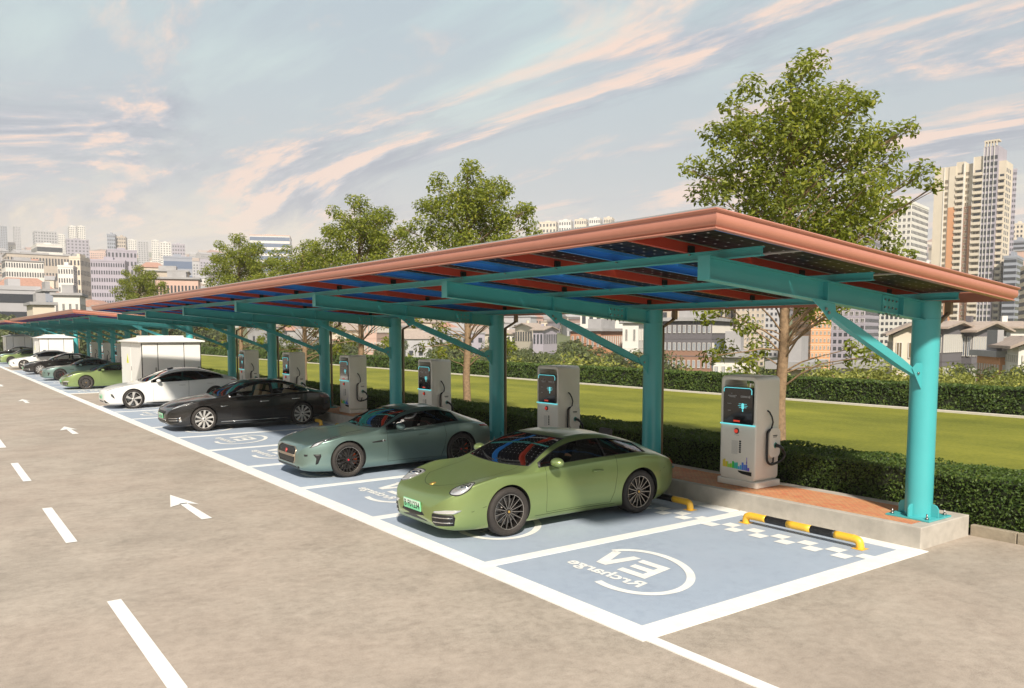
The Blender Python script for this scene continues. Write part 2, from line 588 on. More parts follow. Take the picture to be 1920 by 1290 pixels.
def logo_mesh():
    """painted charging emblem, mirrored as on the photograph's ground; local x = along the row, y = into the bay"""
    s = MB()
    C = Vector((1.389, 0.0)); la, lb = 0.955, 0.665
    ux = Vector((0.548, 0.836)); uy = Vector((-0.836, 0.548))      # (X, Y) of the long and the short axis
    def P(q, k):
        p = ux*(la*k[0]*cos(q))+uy*(lb*k[1]*sin(q))
        return (C.x+p.x, p.y, 0.0)
    def arc(q0, q1, wa=1.0):
        n = 60
        for i in range(n):
            a = q0+(q1-q0)*i/n; b = q0+(q1-q0)*(i+1)/n
            ti = 0.5+0.5*min(1, min(i, n-1-i)/6+0.3)
            k = (1-0.105, 1-0.155)
            s.add([P(a, (1, 1)), P(b, (1, 1)), P(b, k), P(a, k)], [(0, 1, 2, 3)])
    # the ring is open on the far-left side where the last letters cross it
    arc(rad(14), rad(-243))
    # EV, each letter a slanted polygon (X into the bay, Y along the row), top shifted along the row
    def letter(polys, x0, x1, y0, y1, sl):
        for poly in polys:
            vs = []
            for u, v in poly:
                vs.append((x0+(x1-x0)*v, y0+(y1-y0)*u+sl*v-2.16, 0.0))
            s.add(vs, [tuple(range(len(vs)))])
    E_ = [[(0, 0), (0.26, 0), (0.26, 1), (0, 1)], [(0.26, 0), (1, 0), (1, 0.22), (0.26, 0.22)],
          [(0.26, 0.39), (0.92, 0.39), (0.92, 0.61), (0.26, 0.61)], [(0.26, 0.78), (1, 0.78), (1, 1), (0.26, 1)]]
    letter(E_, 1.20, 1.76, 1.85, 2.32, 0.11)
    V_ = [[(0.33, 0), (0.67, 0), (0.50, 0.36), (0.27, 1), (0, 1)], [(0.67, 0), (1, 1), (0.73, 1), (0.50, 0.36)]]
    letter(V_, 1.22, 1.78, 2.38, 2.88, 0.10)
    me = text_mesh('Rrcharge', 0.285, 0.18, 0.008)
    vs = [(v.co.y*1.0+1.0, v.co.x*1.22+0.13, 0.0) for v in me.vertices]
    s.add(vs, [tuple(p.vertices) for p in me.polygons])
    return s
def logos():
    first = None
    for Y0, n in SETS[:2]:
        L = bay_lines(Y0, n)
        for i in range(n):
            yc = 2.16+Y0 if i == 0 else (L[i]+L[i+1])/2+0.12
            if first is None:
                first = logo_mesh().build('bay_logo', M['line'], None)
                o = first
            else:
                o = first.copy(); COL.objects.link(o)
            o.location = (0, yc, 0.011)
            tag(o, kind='structure')
            c = MB()                                             # chequered strip before the wheel stop
            a, b = L[i]+LW/2, L[i+1]-LW/2
            k = 0; y = b-0.02
            while y > a+0.05:
                x = 4.08 if k % 2 else 3.87
                y2 = max(a, y-0.215)
                c.add([(x, y2, 0.011), (x+0.21, y2, 0.011), (x+0.21, y, 0.011), (x, y, 0.011)], [(0, 1, 2, 3)])
                y -= 0.215; k += 1
            tag(c.build('bay_chequers', M['line']), kind='structure')
logos()

def road_marks():
    ar = None
    for y in (8.06, 21.2, 34.0, 46.9, 60.0):
        s = MB()
        s.add([(-2.13, y, 0.008), (-1.97, y, 0.008), (-1.99, y+1.42, 0.008), (-2.11, y+1.42, 0.008)], [(0, 1, 2, 3)])
        s.add([(-2.30, y+1.22, 0.008), (-2.11, y+1.36, 0.008), (-1.99, y+1.36, 0.008), (-1.85, y+1.18, 0.008), (-2.05, y+2.30, 0.008)], [(0, 1, 2, 3, 4)])
        tag(s.build('road_arrow', M['line']), kind='structure')
    y = 2.0-5.75
    while y < 110:
        s = MB()
        s.add([(-4.03, y, 0.008), (-3.89, y, 0.008), (-3.89, y+2.72, 0.008), (-4.03, y+2.72, 0.008)], [(0, 1, 2, 3)])
        tag(s.build('lane_dash', M['line']), kind='structure')
        y += 5.72
road_marks()

# raised kerbed islands that carry the posts and chargers
def island(Y0, y1):
    s = MB()
    s.box(5.10, 6.44, Y0+0.61, y1, -0.1, 0.30)
    o = tag(s.build('raised_island', M['concrete'], bevel=0.012), kind='structure')
    s = MB()
    s.box(5.21, 6.19, Y0+0.80, y1-0.15, 0.2, 0.304)
    tag(s.build('island_paving', M['brick']), kind='structure')
for Y0, n in SETS:
    island(Y0, Y0+33.6)
s = MB()
y = -26.0
while y < 0.5:
    s.box(6.46, 6.56, y, min(y+0.985, 0.60), -0.1, 0.155)
    y += 1.0
tag(s.build('hedge_kerb', M['kerbold'], bevel=0.008), kind='structure')
sheet('planting_soil', 6.5, 8.0, -25, 116, 0.012, M['soil'])
s = MB(); s.box(24.33, 24.58, -25, 116, -0.1, 0.09)
tag(s.build('lawn_edging', M['paleedge']), kind='structure')

# ------------------------------------------------------------------ foliage
def leaf_cloud(P, N, size, seed, aspect=0.5, droop=0.0, jitter=0.9):
    """one folded leaf (two quads) at each P, roughly facing N; size = length per leaf"""
    r = np.random.default_rng(seed)
    n = len(P)
    N = N+r.normal(0, jitter, (n, 3))
    N /= np.linalg.norm(N, axis=1, keepdims=True)+1e-9
    T = r.normal(0, 1, (n, 3)); T[:, 2] -= droop
    T -= N*np.sum(T*N, 1, keepdims=True)
    T /= np.linalg.norm(T, axis=1, keepdims=True)+1e-9
    B = np.cross(N, T)
    L = (size*r.uniform(0.7, 1.25, n))[:, None]
    w = L*aspect*0.5
    fold = N*w*0.45
    p0 = P-T*L*0.5; p1 = P+T*L*0.5; mid = P
    a = mid+B*w+fold-T*L*0.05; b = mid-B*w+fold-T*L*0.05
    V = np.stack([p0, a, p1, b], 1).reshape(-1, 3)
    i = np.arange(n)*4
    F = np.concatenate([np.stack([i, i+1, i+2], 1), np.stack([i, i+2, i+3], 1)])
    return V, F

def hedge(name, label, x0, x1, y0, y1, h, dens, size0, k):
    root = thing(name, label, 'hedge', ((x0+x1)/2, y0, 0))
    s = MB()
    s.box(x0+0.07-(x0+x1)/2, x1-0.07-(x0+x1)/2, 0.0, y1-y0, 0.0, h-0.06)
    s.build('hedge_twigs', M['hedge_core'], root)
    r = np.random.default_rng(len(label))
    P = []; N = []; S = []
    y = y0
    while y < y1:
        dy = 1.0
        d = max(1.0, sqrt((x0-CAM.x)**2+(y-CAM.y)**2)/14)
        cnt = dens/d**1.6
        sz = size0*d**0.8
        for face, area in (('f', dy*h), ('t', dy*(x1-x0))):
            n = int(cnt*area*(1.0 if face == 'f' else 0.75))
            yy = r.uniform(y, y+dy, n)
            if face == 'f':
                zz = r.uniform(0.02, h, n); xx = x0+np.abs(r.normal(0, 0.035, n))
                bump = 0.03*np.sin(yy*5.1+zz*7)+0.03*np.sin(yy*2.3-zz*4)
                xx = xx+bump; N.append(np.tile([-1.0, 0, 0.35], (n, 1)))
            else:
                xx = r.uniform(x0, x1, n)
                zz = h-np.abs(r.normal(0, 0.03, n))+0.018*np.sin(yy*3.1+xx*5)+0.014*np.sin(yy*7.7)
                N.append(np.tile([-0.2, 0, 1.0], (n, 1)))
            P.append(np.stack([xx-(x0+x1)/2, yy-y0, zz], 1)); S.append(np.full(n, sz))
        y += dy
    P = np.concatenate(P); N = np.concatenate(N); S = np.concatenate(S)
    V, F = leaf_cloud(P, N, S, 3, 0.55)
    np_mesh('foliage', V, F, M['leaf_hedge'], root)
    return root
hedge('clipped_hedge', 'clipped dark green hedge running along the back of the charging island', 6.56, 7.86, -9, 112, 0.83, 1900, 0.052, 1)
hedge('clipped_hedge', 'clipped green hedge along the far edge of the lawn', 24.66, 25.9, -9, 114, 0.97, 1500, 0.062, 1)

# ------------------------------------------------------------------ the row of trees on the lawn (crown laid out in clumps)
CL = [(1487,125,28),(1460,152,25),(1510,165,35),(1560,160,30),(1586,176,24),(1355,178,22),(1395,172,26),(1380,203,25),(1450,200,40),
      (1500,222,45),(1560,212,45),(1602,192,20),(1320,240,25),(1350,240,30),(1400,250,40),(1450,272,50),(1530,270,50),(1590,262,35),
      (1642,236,28),(1676,236,18),(1290,312,25),(1330,310,35),(1380,320,45),(1440,342,50),(1500,332,42),(1600,322,28),(1652,272,28),
      (1296,352,22),(1340,362,30),(1560,372,45),(1612,342,38),(1662,312,25),(1702,322,26),(1726,338,13),(1540,402,40),(1602,402,40),
      (1642,372,33),(1480,402,38),(1420,392,32),(1642,422,25),(1682,362,15),(1662,452,20),(1690,465,14),(1350,440,25),(1400,455,30),
      (1450,470,30),(1530,470,35),(1590,470,35),(1640,480,25),(1322,580,22),(1360,560,20),(1392,600,24),(1352,640,20),(1330,655,18),
      (1402,672,22),(1420,640,22),(1500,565,22),(1535,580,24),(1565,560,22),(1600,640,20),(1622,655,16),(1590,668,10),(1390,520,28),(1560,520,28)]
def build_tree(name, label, x, y):
    root = thing(name, label, 'tree', (x, y, 0), 0, 'row of young trees on the lawn')
    h = Vector((8.5-CAM.x, 5.24-CAM.y, 0)); D = h.length; h.normalize()
    dep = Vector((8.5-CAM.x, 5.24-CAM.y, 0)).dot(Vector((FWD.x, FWD.y, 0)))
    rt = Vector((h.y, -h.x, 0))
    px0 = 1466.0
    sc = dep/FPX*1.0
    r = random.Random(11); nr = np.random.default_rng(5)
    cs = []
    for i, (px, py, pr) in enumerate(CL):
        u = (px-px0)*sc*0.93; z = z_at(px, py, D)-0.12
        R = pr*sc*1.05
        spread = max(0.25, 1.55-abs(u)*0.35)*(1.0 if z < 6.4 else 0.55)
        w = r.uniform(-1, 1)*spread
        if z < 3.6: w = r.uniform(-0.9, 0.9)
        cs.append((rt*u+h*w+Vector((0, 0, z)), R))
        if z > 3.6 and pr > 27:                               # a second clump behind or before, so the crown is round
            w2 = -w if abs(w) > 0.5 else (1.1 if r.random() < .5 else -1.1)*spread
            u2 = u*0.8+r.uniform(-.25, .25)
            cs.append((rt*u2+h*w2+Vector((0, 0, z+r.uniform(-.3, .1))), R*0.95))
    # trunk with limbs
    s = MB()
    tp = [(0, 0, 0), (0.015, 0.02, 0.6), (-0.02, 0.03, 1.5), (0.03, 0, 2.6), (-0.02, -0.03, 3.7), (0.05, 0.02, 4.8), (0.0, 0.05, 5.9), (0.06, 0, 6.9), (0.05, 0.02, 7.9)]
    tr = [0.148, 0.124, 0.114, 0.104, 0.09, 0.072, 0.058, 0.036, 0.012]
    s.tube(tp, tr, 12)
    def trunk_at(z):
        for i in range(len(tp)-1):
            if tp[i][2] <= z <= tp[i+1][2]:
                k = (z-tp[i][2])/(tp[i+1][2]-tp[i][2])
                return Vector(tp[i]).lerp(Vector(tp[i+1]), k), tr[i]+(tr[i+1]-tr[i])*k
        return Vector(tp[-1]), tr[-1]
    for c, R in cs:
        hd = Vector((c.x, c.y, 0)).length
        z0 = max(1.5, min(7.4, c.z-hd*0.75-0.15))
        if c.z < 3.4: z0 = max(1.75, c.z-hd*0.25 if hd < 1.0 else c.z-0.35+r.uniform(-.4, .5))
        p, tr_ = trunk_at(z0)
        mid = p.lerp(c, 0.5)+Vector((r.uniform(-.12, .12), r.uniform(-.12, .12), r.uniform(-0.02, .22)))
        b = min(tr_*0.42, 0.008+0.008*(c-p).length)
        s.tube([p, p.lerp(mid, .5)+Vector((0, 0, .05)), mid, mid.lerp(c, .6), c], [b, b*.8, b*.6, b*.4, b*.15], 6, cap=False)
        for _ in range(3):
            q = c+Vector((r.gauss(0, 1), r.gauss(0, 1), r.gauss(0, .8))).normalized()*R*0.9
            s.tube([mid.lerp(c, .55), c.lerp(q, .5), q], [b*.3, b*.2, b*.08], 4, cap=False)
    s.build('trunk', M['trunk'], root)
    P = []; N = []
    for c, R in cs:
        n = int(200*(R/0.35)**1.9)
        d = nr.normal(0, 1, (n, 3)); d /= np.linalg.norm(d, axis=1, keepdims=True)
        rad_ = R*(0.42+0.72*nr.random(n)**0.8)
        sub = nr.random(n) < 0.25
        rad_[sub] *= nr.uniform(1.0, 1.28, sub.sum())
        p = np.array(c)+d*rad_[:, None]*np.array([1, 1, 0.82])
        P.append(p); N.append(d*0.55+np.array([-0.15, -0.2, 0.75]))
    P = np.concatenate(P); N = np.concatenate(N)
    V, F = leaf_cloud(P, N, np.full(len(P), 0.128), 9, 0.44, droop=0.55, jitter=0.62)
    np_mesh('crown', V, F, M['leaf'], root)
    return root
tree0 = build_tree('lawn_tree', 'nearest and largest leafy tree, standing behind the first charger', 8.5, 5.24)
for (x, y, rz, lab) in ((8.5, 16.9, 0.10, 'second tree in the row, its trunk showing between the second and third chargers'),
                        (8.5, 24.6, -0.12, 'third tree in the row, its trunk just right of the fourth charger'),
                        (8.5, 39.4, 0.05, 'fourth tree in the row, in front of the far blue glass building'),
                        (8.5, 64.0, 0.2, 'small farthest tree showing just above the left end of the near canopy')):
    t = dup(tree0)
    t.location = (x, y, 0); t.rotation_euler.z = rz
    t['label'] = lab
t = dup(tree0)
t.location = (8.5, 30.4, 0); t.rotation_euler.z = 0.7; t.scale = (1.05, 1.05, 0.86)
t['label'] = 'lower tree filling the gap left of the third tree, beside the blue glass building'

# ================================================================== SOLAR CANOPY
def roof_z(X): return 4.0-0.083*(X-0.36)
RX0, RX1, RY0, RY1 = 0.36, 6.50, 0.20, 33.0
def build_canopy():
    root = thing('solar_canopy', 'near long solar carport on teal posts with a salmon gutter edge', 'carport', (0, 0, 0), 0, 'solar canopies over the charging bays')
    # gutter / fascia swept round the four edges, mitred
    prof = [(0.055, 0.0), (0.062, -0.010), (0.055, -0.024), (0.034, -0.036), (0.040, -0.062), (0.042, -0.095), (0.030, -0.125), (0.004, -0.148),
            (-0.004, -0.158), (0.012, -0.163), (0.012, -0.176), (-0.030, -0.182), (-0.05, -0.182), (-0.05, -0.01)]
    s = MB()
    cor = [(RX0, RY0, -1, -1), (RX1, RY0, 1, -1), (RX1, RY1, 1, 1), (RX0, RY1, -1, 1)]
    vs = []
    for X, Y, sx, sy in cor:
        for u, z in prof:
            vs.append((X+sx*u, Y+sy*u, roof_z(X)+z))
    n = len(prof); fs = []
    for c in range(4):
        c2 = (c+1) % 4
        for i in range(n):
            j = (i+1) % n
            fs.append((c*n+i, c2*n+i, c2*n+j, c*n+j))
    s.add(vs, fs, True)
    s.build('gutter', M['salmon'], root, sharp=38)
    # silver strip: sunlit brightness of the eave lip put into its colour
    s = MB()
    s.box(RX0-0.055, RX0+0.10, RY0-0.04, RY1+0.04, roof_z(RX0)+0.001, roof_z(RX0)+0.014)
    s.build('sunlit_lip', M['silver'], root)
    # modules
    nr_ = 29
    ys = [RY0+0.10+k*(RY1-RY0-0.20)/(nr_-1) for k in range(nr_)]
    xs = [RX0+0.06, RX0+0.06+2.01, RX0+0.06+4.02, RX1-0.06]
    pan = None
    for k in range(nr_-1):
        for j in range(3):
            s = MB()
            y0, y1 = ys[k]+0.012, ys[k+1]-0.012
            x0, x1 = xs[j]+0.01, xs[j+1]-0.01
            def bx(xa, xb, ya, yb, za, zb):
                s.add([(xa,ya,roof_z(xa)+za),(xb,ya,roof_z(xb)+za),(xb,yb,roof_z(xb)+za),(xa,yb,roof_z(xa)+za),
                       (xa,ya,roof_z(xa)+zb),(xb,ya,roof_z(xb)+zb),(xb,yb,roof_z(xb)+zb),(xa,yb,roof_z(xa)+zb)],
                      [(0,3,2,1),(4,5,6,7),(0,1,5,4),(1,2,6,5),(2,3,7,6),(3,0,4,7)], False)
            s.cur = 0; bx(x0+.02, x1-.02, y0+.02, y1-.02, -0.034, -0.022)
            s.cur = 1
            bx(x0, x1, y0, y0+.02, -0.045, -0.02); bx(x0, x1, y1-.02, y1, -0.045, -0.02)
            bx(x0, x0+.02, y0+.02, y1-.02, -0.045, -0.02); bx(x1-.02, x1, y0+.02, y1-.02, -0.045, -0.02)
            s.build('solar_panel', [M['pv'], M['silver']], root)
    # rafters up the slope, alternately blue and red
    for k, y in enumerate(ys):
        s = MB()
        xa, xb = RX0+0.05, RX1-0.05
        def bar(ya, yb, za, zb, xa=xa, xb=xb):
            s.add([(xa,ya,roof_z(xa)+za),(xb,ya,roof_z(xb)+za),(xb,yb,roof_z(xb)+za),(xa,yb,roof_z(xa)+za),
                   (xa,ya,roof_z(xa)+zb),(xb,ya,roof_z(xb)+zb),(xb,yb,roof_z(xb)+zb),(xa,yb,roof_z(xa)+zb)],
                  [(0,3,2,1),(4,5,6,7),(0,1,5,4),(1,2,6,5),(2,3,7,6),(3,0,4,7)], False)
        if k % 2 == 0:
            bar(y-0.055, y+0.055, -0.058, -0.047)
            bar(y+0.043, y+0.055, -0.150, -0.058); bar(y-0.055, y-0.043, -0.085, -0.058); bar(y+0.015, y+0.043, -0.155, -0.148)
            s.build('rafter', M['blue'], root)
        else:
            bar(y-0.03, y+0.03, -0.155, -0.047)
            s.cur = 1
            for X in (1.42, 3.48, 5.55):
                s.box(X-0.05, X+0.05, y-0.050, y-0.031, roof_z(X)-0.152, roof_z(X)-0.075)
            s.build('rafter', [M['red'], M['black']], root)
    # purlins along the row
    for X in (1.42, 3.48, 5.55):
        z = roof_z(X)-0.157
        s = MB()
        y0, y1 = RY0+0.28, RY1-0.28
        s.box(X-0.035, X+0.035, y0, y1, z-0.012, z)
        s.box(X-0.006, X+0.006, y0, y1, z-0.084, z-0.012)
        s.box(X-0.035, X+0.035, y0, y1, z-0.096, z-0.084)
        s.cur = 1
        for y in ys[1:-1]:
            for sx in (-1, 1):
                s.box(X+sx*0.026-0.009, X+sx*0.026+0.009, y-0.055, y-0.030, z-0.026, z-0.012)
        s.build('purlin', [M['teal'], M['steel']], root)
    # posts, arms and struts
    for k in range(7):
        y = 1.0+5.19*k
        post = MB()
        post.lathe([(0.0, 0.31), (0.180, 0.31), (0.180, 3.06), (0.184, 3.062), (0.184, 3.075), (0.180, 3.077), (0.180, 3.315), (0.0, 3.315)], n=36)
        po = post.build('post', M['teal'], root, loc=(5.77, y, 0), sharp=40)
        s = MB()
        s.box(-0.31, 0.31, -0.31, 0.31, 0.302, 0.326)
        for q in range(4):
            Mx = Matrix.Rotation(q*pi/2, 4, 'Z')
            poly = [(0.175, 0.326), (0.285, 0.326), (0.285, 0.44), (0.255, 0.485), (0.215, 0.50), (0.175, 0.50)]
            s.prism(poly, -0.010, 0.010, lambda u, v, t: Mx @ Vector((u, t, v)))
        s.build('base_plate', M['teal'], po, bevel=0.003)
        s = MB()
        for sx in (-1, 1):
            for sy in (-1, 1):
                s.tube([(sx*.245, sy*.245, .32), (sx*.245, sy*.245, .40)], 0.012, 8)
                s.tube([(sx*.245, sy*.245, .326), (sx*.245, sy*.245, .35)], 0.024, 6)
        s.build('anchor_bolts', M['steel'], po)
        # arm: welded I-section tapering to the tip
        s = MB()
        def bt(X): return roof_z(X)-0.255
        xt = 1.15
        def hh(X): return 0.245+0.012*(X-xt)/4.4
        def slab(xa, xb, ya, yb, za, zb):
            """za, zb measured down from the arm's top"""
            s.add([(xa,ya,bt(xa)-zb(xa)),(xb,ya,bt(xb)-zb(xb)),(xb,yb,bt(xb)-zb(xb)),(xa,yb,bt(xa)-zb(xa)),
                   (xa,ya,bt(xa)-za(xa)),(xb,ya,bt(xb)-za(xb)),(xb,yb,bt(xb)-za(xb)),(xa,yb,bt(xa)-za(xa))],
                  [(0,3,2,1),(4,5,6,7),(0,1,5,4),(1,2,6,5),(2,3,7,6),(3,0,4,7)], False)
        xe = 5.60
        slab(xt, xe, y-.075, y+.075, lambda X: 0.0, lambda X: 0.012)
        slab(xt, xe, y-.075, y+.075, lambda X: hh(X)-0.012, hh)
        slab(xt, xe, y-.006, y+.006, lambda X: 0.012, lambda X: hh(X)-0.012)
        slab(xt-0.014, xt, y-.08, y+.08, lambda X: -0.004, lambda X: hh(X)+0.006)
        for X in (3.28, 5.02):
            slab(X, X+.012, y-.073, y-.006, lambda X: 0.012, lambda X: hh(X)-.012)
            slab(X, X+.012, y+.006, y+.073, lambda X: 0.012, lambda X: hh(X)-.012)
        s.build('arm', M['teal'], root)
        s = MB()
        slab(4.60, 4.99, y-.016, y-.0065, lambda X: 0.022, lambda X: hh(X)-.022)
        slab(4.60, 4.99, y+.0065, y+.016, lambda X: 0.022, lambda X: hh(X)-.022)
        s.cur = 1
        for i in range(4):
            for j in range(2):
                X = 4.655+i*0.092; z = bt(X)-0.075-0.095*j
                s.tube([(X, y-.032, z), (X, y-.016, z)], 0.013, 6)
        for i in range(4):
            X = 4.64+i*0.10; z = bt(X)-hh(X)
            for sy in (-.05, .05):
                s.tube([(X, y+sy, z-.02), (X, y+sy, z)], 0.013, 6)
        s.build('splice_plate', [M['teal'], M['steel']], root)
        # strut
        s = MB()
        a = Vector((3.42, y, 3.13)); b = Vector((5.50, y, 2.32))
        t = (b-a).normalized(); up = Vector((0, 1, 0)).cross(t)
        def P(base, u, w): return base+up*u+Vector((0, w, 0))
        vs = []
        for base, hu, hw in ((a, .038, .038), (a+t*.45, .058, .05), (b-t*.45, .058, .05), (b, .038, .038)):
            vs += [P(base, -hu, -hw), P(base, hu, -hw), P(base, hu, hw), P(base, -hu, hw)]
        fs = [(0, 1, 2, 3), (15, 14, 13, 12)]
        for i in range(3):
            for k2 in range(4):
                fs.append((i*4+k2, (i+1)*4+k2, (i+1)*4+(k2+1) % 4, i*4+(k2+1) % 4))
        s.add(vs, fs, False)
        st = s.build('strut', M['teal'], root, bevel=0.006)
        g = MB()
        tz = bt(3.28)-hh(3.28)
        g.prism([(2.98, tz+.03), (3.20, tz-.10), (3.36, tz-.22), (3.50, tz-.14), (3.47, tz-.02)], y-.055, y-.047, lambda u, v, t_: Vector((u, t_, v)))
        g.cur = 1
        for p in ((3.27, tz-.085), (3.33, tz-.13)): g.tube([(p[0], y-.075, p[1]), (p[0], y-.055, p[1])], 0.019, 6)
        g.build('gusset', [M['teal'], M['steel']], st)
        g = MB()
        g.prism([(5.60, 2.47), (5.45, 2.47), (5.34, 2.40), (5.60, 2.10)], y-.055, y-.047, lambda u, v, t_: Vector((u, t_, v)))
        g.cur = 1; g.tube([(5.49, y-.075, 2.33), (5.49, y-.055, 2.33)], 0.019, 6)
        g.build('gusset', [M['teal'], M['steel']], st)
        # rainwater pipe behind the post
        s = MB()
        s.box(6.30, 6.37, y-.07, y+.02, 3.14, roof_z(6.3)-0.19)
        s.tube([(6.335, y-.025, 3.16), (6.01, y-.025, 2.99)], 0.030, 8)
        s.tube([(6.01, y-.025, 3.0), (6.01, y-.025, 0.30)], 0.038, 10)
        s.build('downpipe', M['pipe'], root)
    return root
can1 = build_canopy()
for Y0, lab in ((38.1, 'middle solar canopy beyond the first white transformer cabinet'), (76.2, 'farthest solar canopy at the left edge of the picture')):
    c = dup(can1); c.location = (0, Y0, 0); c['label'] = lab

# ================================================================== CHARGERS, CABINETS, WHEEL STOPS
M['chg'] = pmat('charger_shell', (0.80, 0.755, 0.68), 0.38, coat=0.15, var=0.02)
M['screen'] = pmat('charger_panel', (0.012, 0.012, 0.014), 0.10, coat=0.5)
M['cyan'] = pmat('cyan_led', (0.1, 0.7, 0.8), 0.4, emit=(0.25, 0.95, 1.0), estr=0.42)
M['redbtn'] = pmat('red_button', (0.75, 0.05, 0.03), 0.3, emit=(0.9, 0.08, 0.04), estr=0.25)
M['grey'] = pmat('print_grey', (0.35, 0.35, 0.36), 0.5)
M['white'] = pmat('white_enamel', (0.80, 0.79, 0.76), 0.45, var=0.02, scale=2)
M['yellow'] = pmat('yellow_paint', (0.80, 0.46, 0.04), 0.4, coat=0.2)
M['sign'] = pmat('warning_yellow', (0.70, 0.72, 0.05), 0.5)
CITY = [pmat('print_%d' % i, c, 0.45) for i, c in enumerate([(0.75, 0.6, 0.05), (0.35, 0.7, 0.06), (0.05, 0.6, 0.10), (0.04, 0.55, 0.45), (0.08, 0.45, 0.75), (0.10, 0.22, 0.75), (0.18, 0.10, 0.65)])]

def rrect(y0, y1, z0, z1, r, n=6):
    pts = []
    for cy, cz, a in ((y1-r, z1-r, 0), (y0+r, z1-r, pi/2), (y0+r, z0+r, pi), (y1-r, z0+r, 1.5*pi)):
        for i in range(n+1):
            q = a+pi/2*i/n
            pts.append((cy+r*cos(q), cz+r*sin(q)))
    return pts

def build_charger():
    root = thing('ev_charger', 'x', 'charger', (5.86, 3.985, 0.304), 0, 'electric car chargers on the island')
    # shell: portal frame, open above the display
    s = MB()
    O = rrect(-.37, .37, .10, 1.86, .085); I = rrect(-.305, .305, 1.05, 1.785, .055)
    n = len(O)
    vs = []
    for X in (-.31, .31):
        vs += [(X, u, v) for u, v in O]
        vs += [(X, u, v) for u, v in I]
    fs = []
    for i in range(n):
        j = (i+1) % n
        fs += [(i, j, n+j, n+i), (2*n+j, 2*n+i, 3*n+i, 3*n+j), (i, 2*n+i, 2*n+j, j), (n+j, 3*n+j, 3*n+i, n+i)]
    s.add(vs, fs, False)
    s.build('shell', M['chg'], root, bevel=0.022, sharp=50)
    s = MB(); s.prism(rrect(-.33, .33, -.42, .42, .05), 0.0, .105, lambda u, v, t: Vector((u, v, t)))
    s.build('plinth', M['chg'], root, bevel=0.012)
    # display block, its top sloping up to the back
    s = MB()
    s.prism([(-.328, 1.052), (.26, 1.052), (.26, 1.70), (-.29, 1.675), (-.328, 1.64)], -.300, .300, lambda u, v, t: Vector((u, t, v)))
    d = s.build('display', M['screen'], root, bevel=0.006)
    s = MB()
    x = -.335
    path = [(x, .285, 1.585), (x, .285, 1.625), (x, .272, 1.648), (x, .245, 1.658), (x, -.245, 1.658), (x, -.272, 1.645), (x, -.285, 1.62), (x, -.285, 1.555)]
    s.tube(path, 0.0062, 8)
    s.box(-.3305, -.318, -.36, .36, 1.030, 1.052)
    s.build('led_strip', M['cyan'], root)
    s = MB()
    s.cur = 0                                                    # glowing plug mark and its lines
    s.prism(rrect(-.128, -.082, 1.305, 1.405, .02), -.3335, -.327, lambda u, v, t: Vector((t, u, v)))
    for z, w in ((1.335, .075), (1.362, .095), (1.392, .08)):
        s.box(-.3325, -.327, -.105-w, -.105+w, z-.0028, z+.0028)
    s.box(-.3325, -.327, -.115, -.095, 1.265, 1.30)
    s.build('plug_symbol', [M['cyan']], d)
    s = MB(); s.cur = 1
    SM = [M['cyan'], M['grey'], M['redbtn']]
    for y0, y1, z in ((.02, .20, 1.525), (.05, .17, 1.505)):
        s.box(-.3325, -.327, y0, y1, z-.007, z+.005)
    s.prism([(.115, 1.558), (.14, 1.548), (.125, 1.572)], -.3325, -.327, lambda u, v, t: Vector((t, u, v)))
    s.build('screen_text', SM, d)
    s = MB(); s.cur = 1
    for z in (1.525, 1.508): s.box(-.3325, -.327, -.20, -.06, z-.007, z+.005)
    s.prism(rrect(-.255, -.215, 1.498, 1.538, .018), -.3325, -.327, lambda u, v, t: Vector((t, u, v)))
    s.build('status_mark', SM, d)
    s = MB(); s.cur = 1
    s.box(-.3325, -.327, .13, .21, 1.384, 1.392); s.box(-.3325, -.327, .14, .20, 1.265, 1.275)
    s.build('card_reader', SM, d)
    s = MB(); s.cur = 2
    s.box(-.3325, -.327, -.05, .08, 1.085, 1.115)
    s.build('red_tag', [M['cyan'], M['grey'], M['redbtn']], d)
    s = MB()
    Mx = Matrix.Translation((-.31, .02, .93)) @ Matrix.Rotation(-pi/2, 4, 'Y')
    s.cur = 0; s.lathe([(0, .003), (.050, .003), (.050, 0.012), (.036, .018)], n=24, M=Mx)
    s.cur = 1; s.lathe([(.034, .012), (.034, .030), (.026, .040), (0, .041)], n=24, M=Mx)
    s.build('stop_button', [M['black'], M['redbtn']], root)
    # printed marks on the lower front
    s = MB()
    f = -.3125
    s.cur = 0
    s.box(f-.001, f, -.03, .065, .855, .862)
    for k in range(14):
        z = .755-.0165*k
        s.box(f-.001, f, -.008, .12, z, z+.004)
    s.cur = 1
    for k in range(6):
        z = .745-.036*k
        s.box(f-.0014, f, -.075, -.035, z, z+.026)
    FP = [M['grey'], M['black']]+CITY+[M['black']]
    s.build('text_print', FP, root)
    s = MB()
    r = random.Random(3)
    y = .30
    while y > -.25:
        w = r.uniform(.018, .045)
        q = (.30-y)/.55
        s.cur = 2+min(6, int(q*7))
        hgt = .05+.09*abs(sin(q*9+1))*r.uniform(.5, 1.2)
        s.box(f-.001, f, y-w, y, .295-.02*q, .295-.02*q+hgt)
        y -= w+.004
    s.cur = 8
    s.box(f-.001, f, -.205, -.193, .28, .50)
    s.prism([(-.21, .40), (-.188, .40), (-.192, .44), (-.206, .44)], f-.001, f, lambda u, v, t: Vector((t, u, v)))
    s.build('skyline_print', FP, root)
    s = MB(); s.cur = 9
    s.prism([(-.02, .262), (-.30, .262), (-.30, .195), (-.10, .213), (-.03, .238)], f-.0012, f, lambda u, v, t: Vector((t, u, v)))
    s.build('black_swoosh', FP, root)
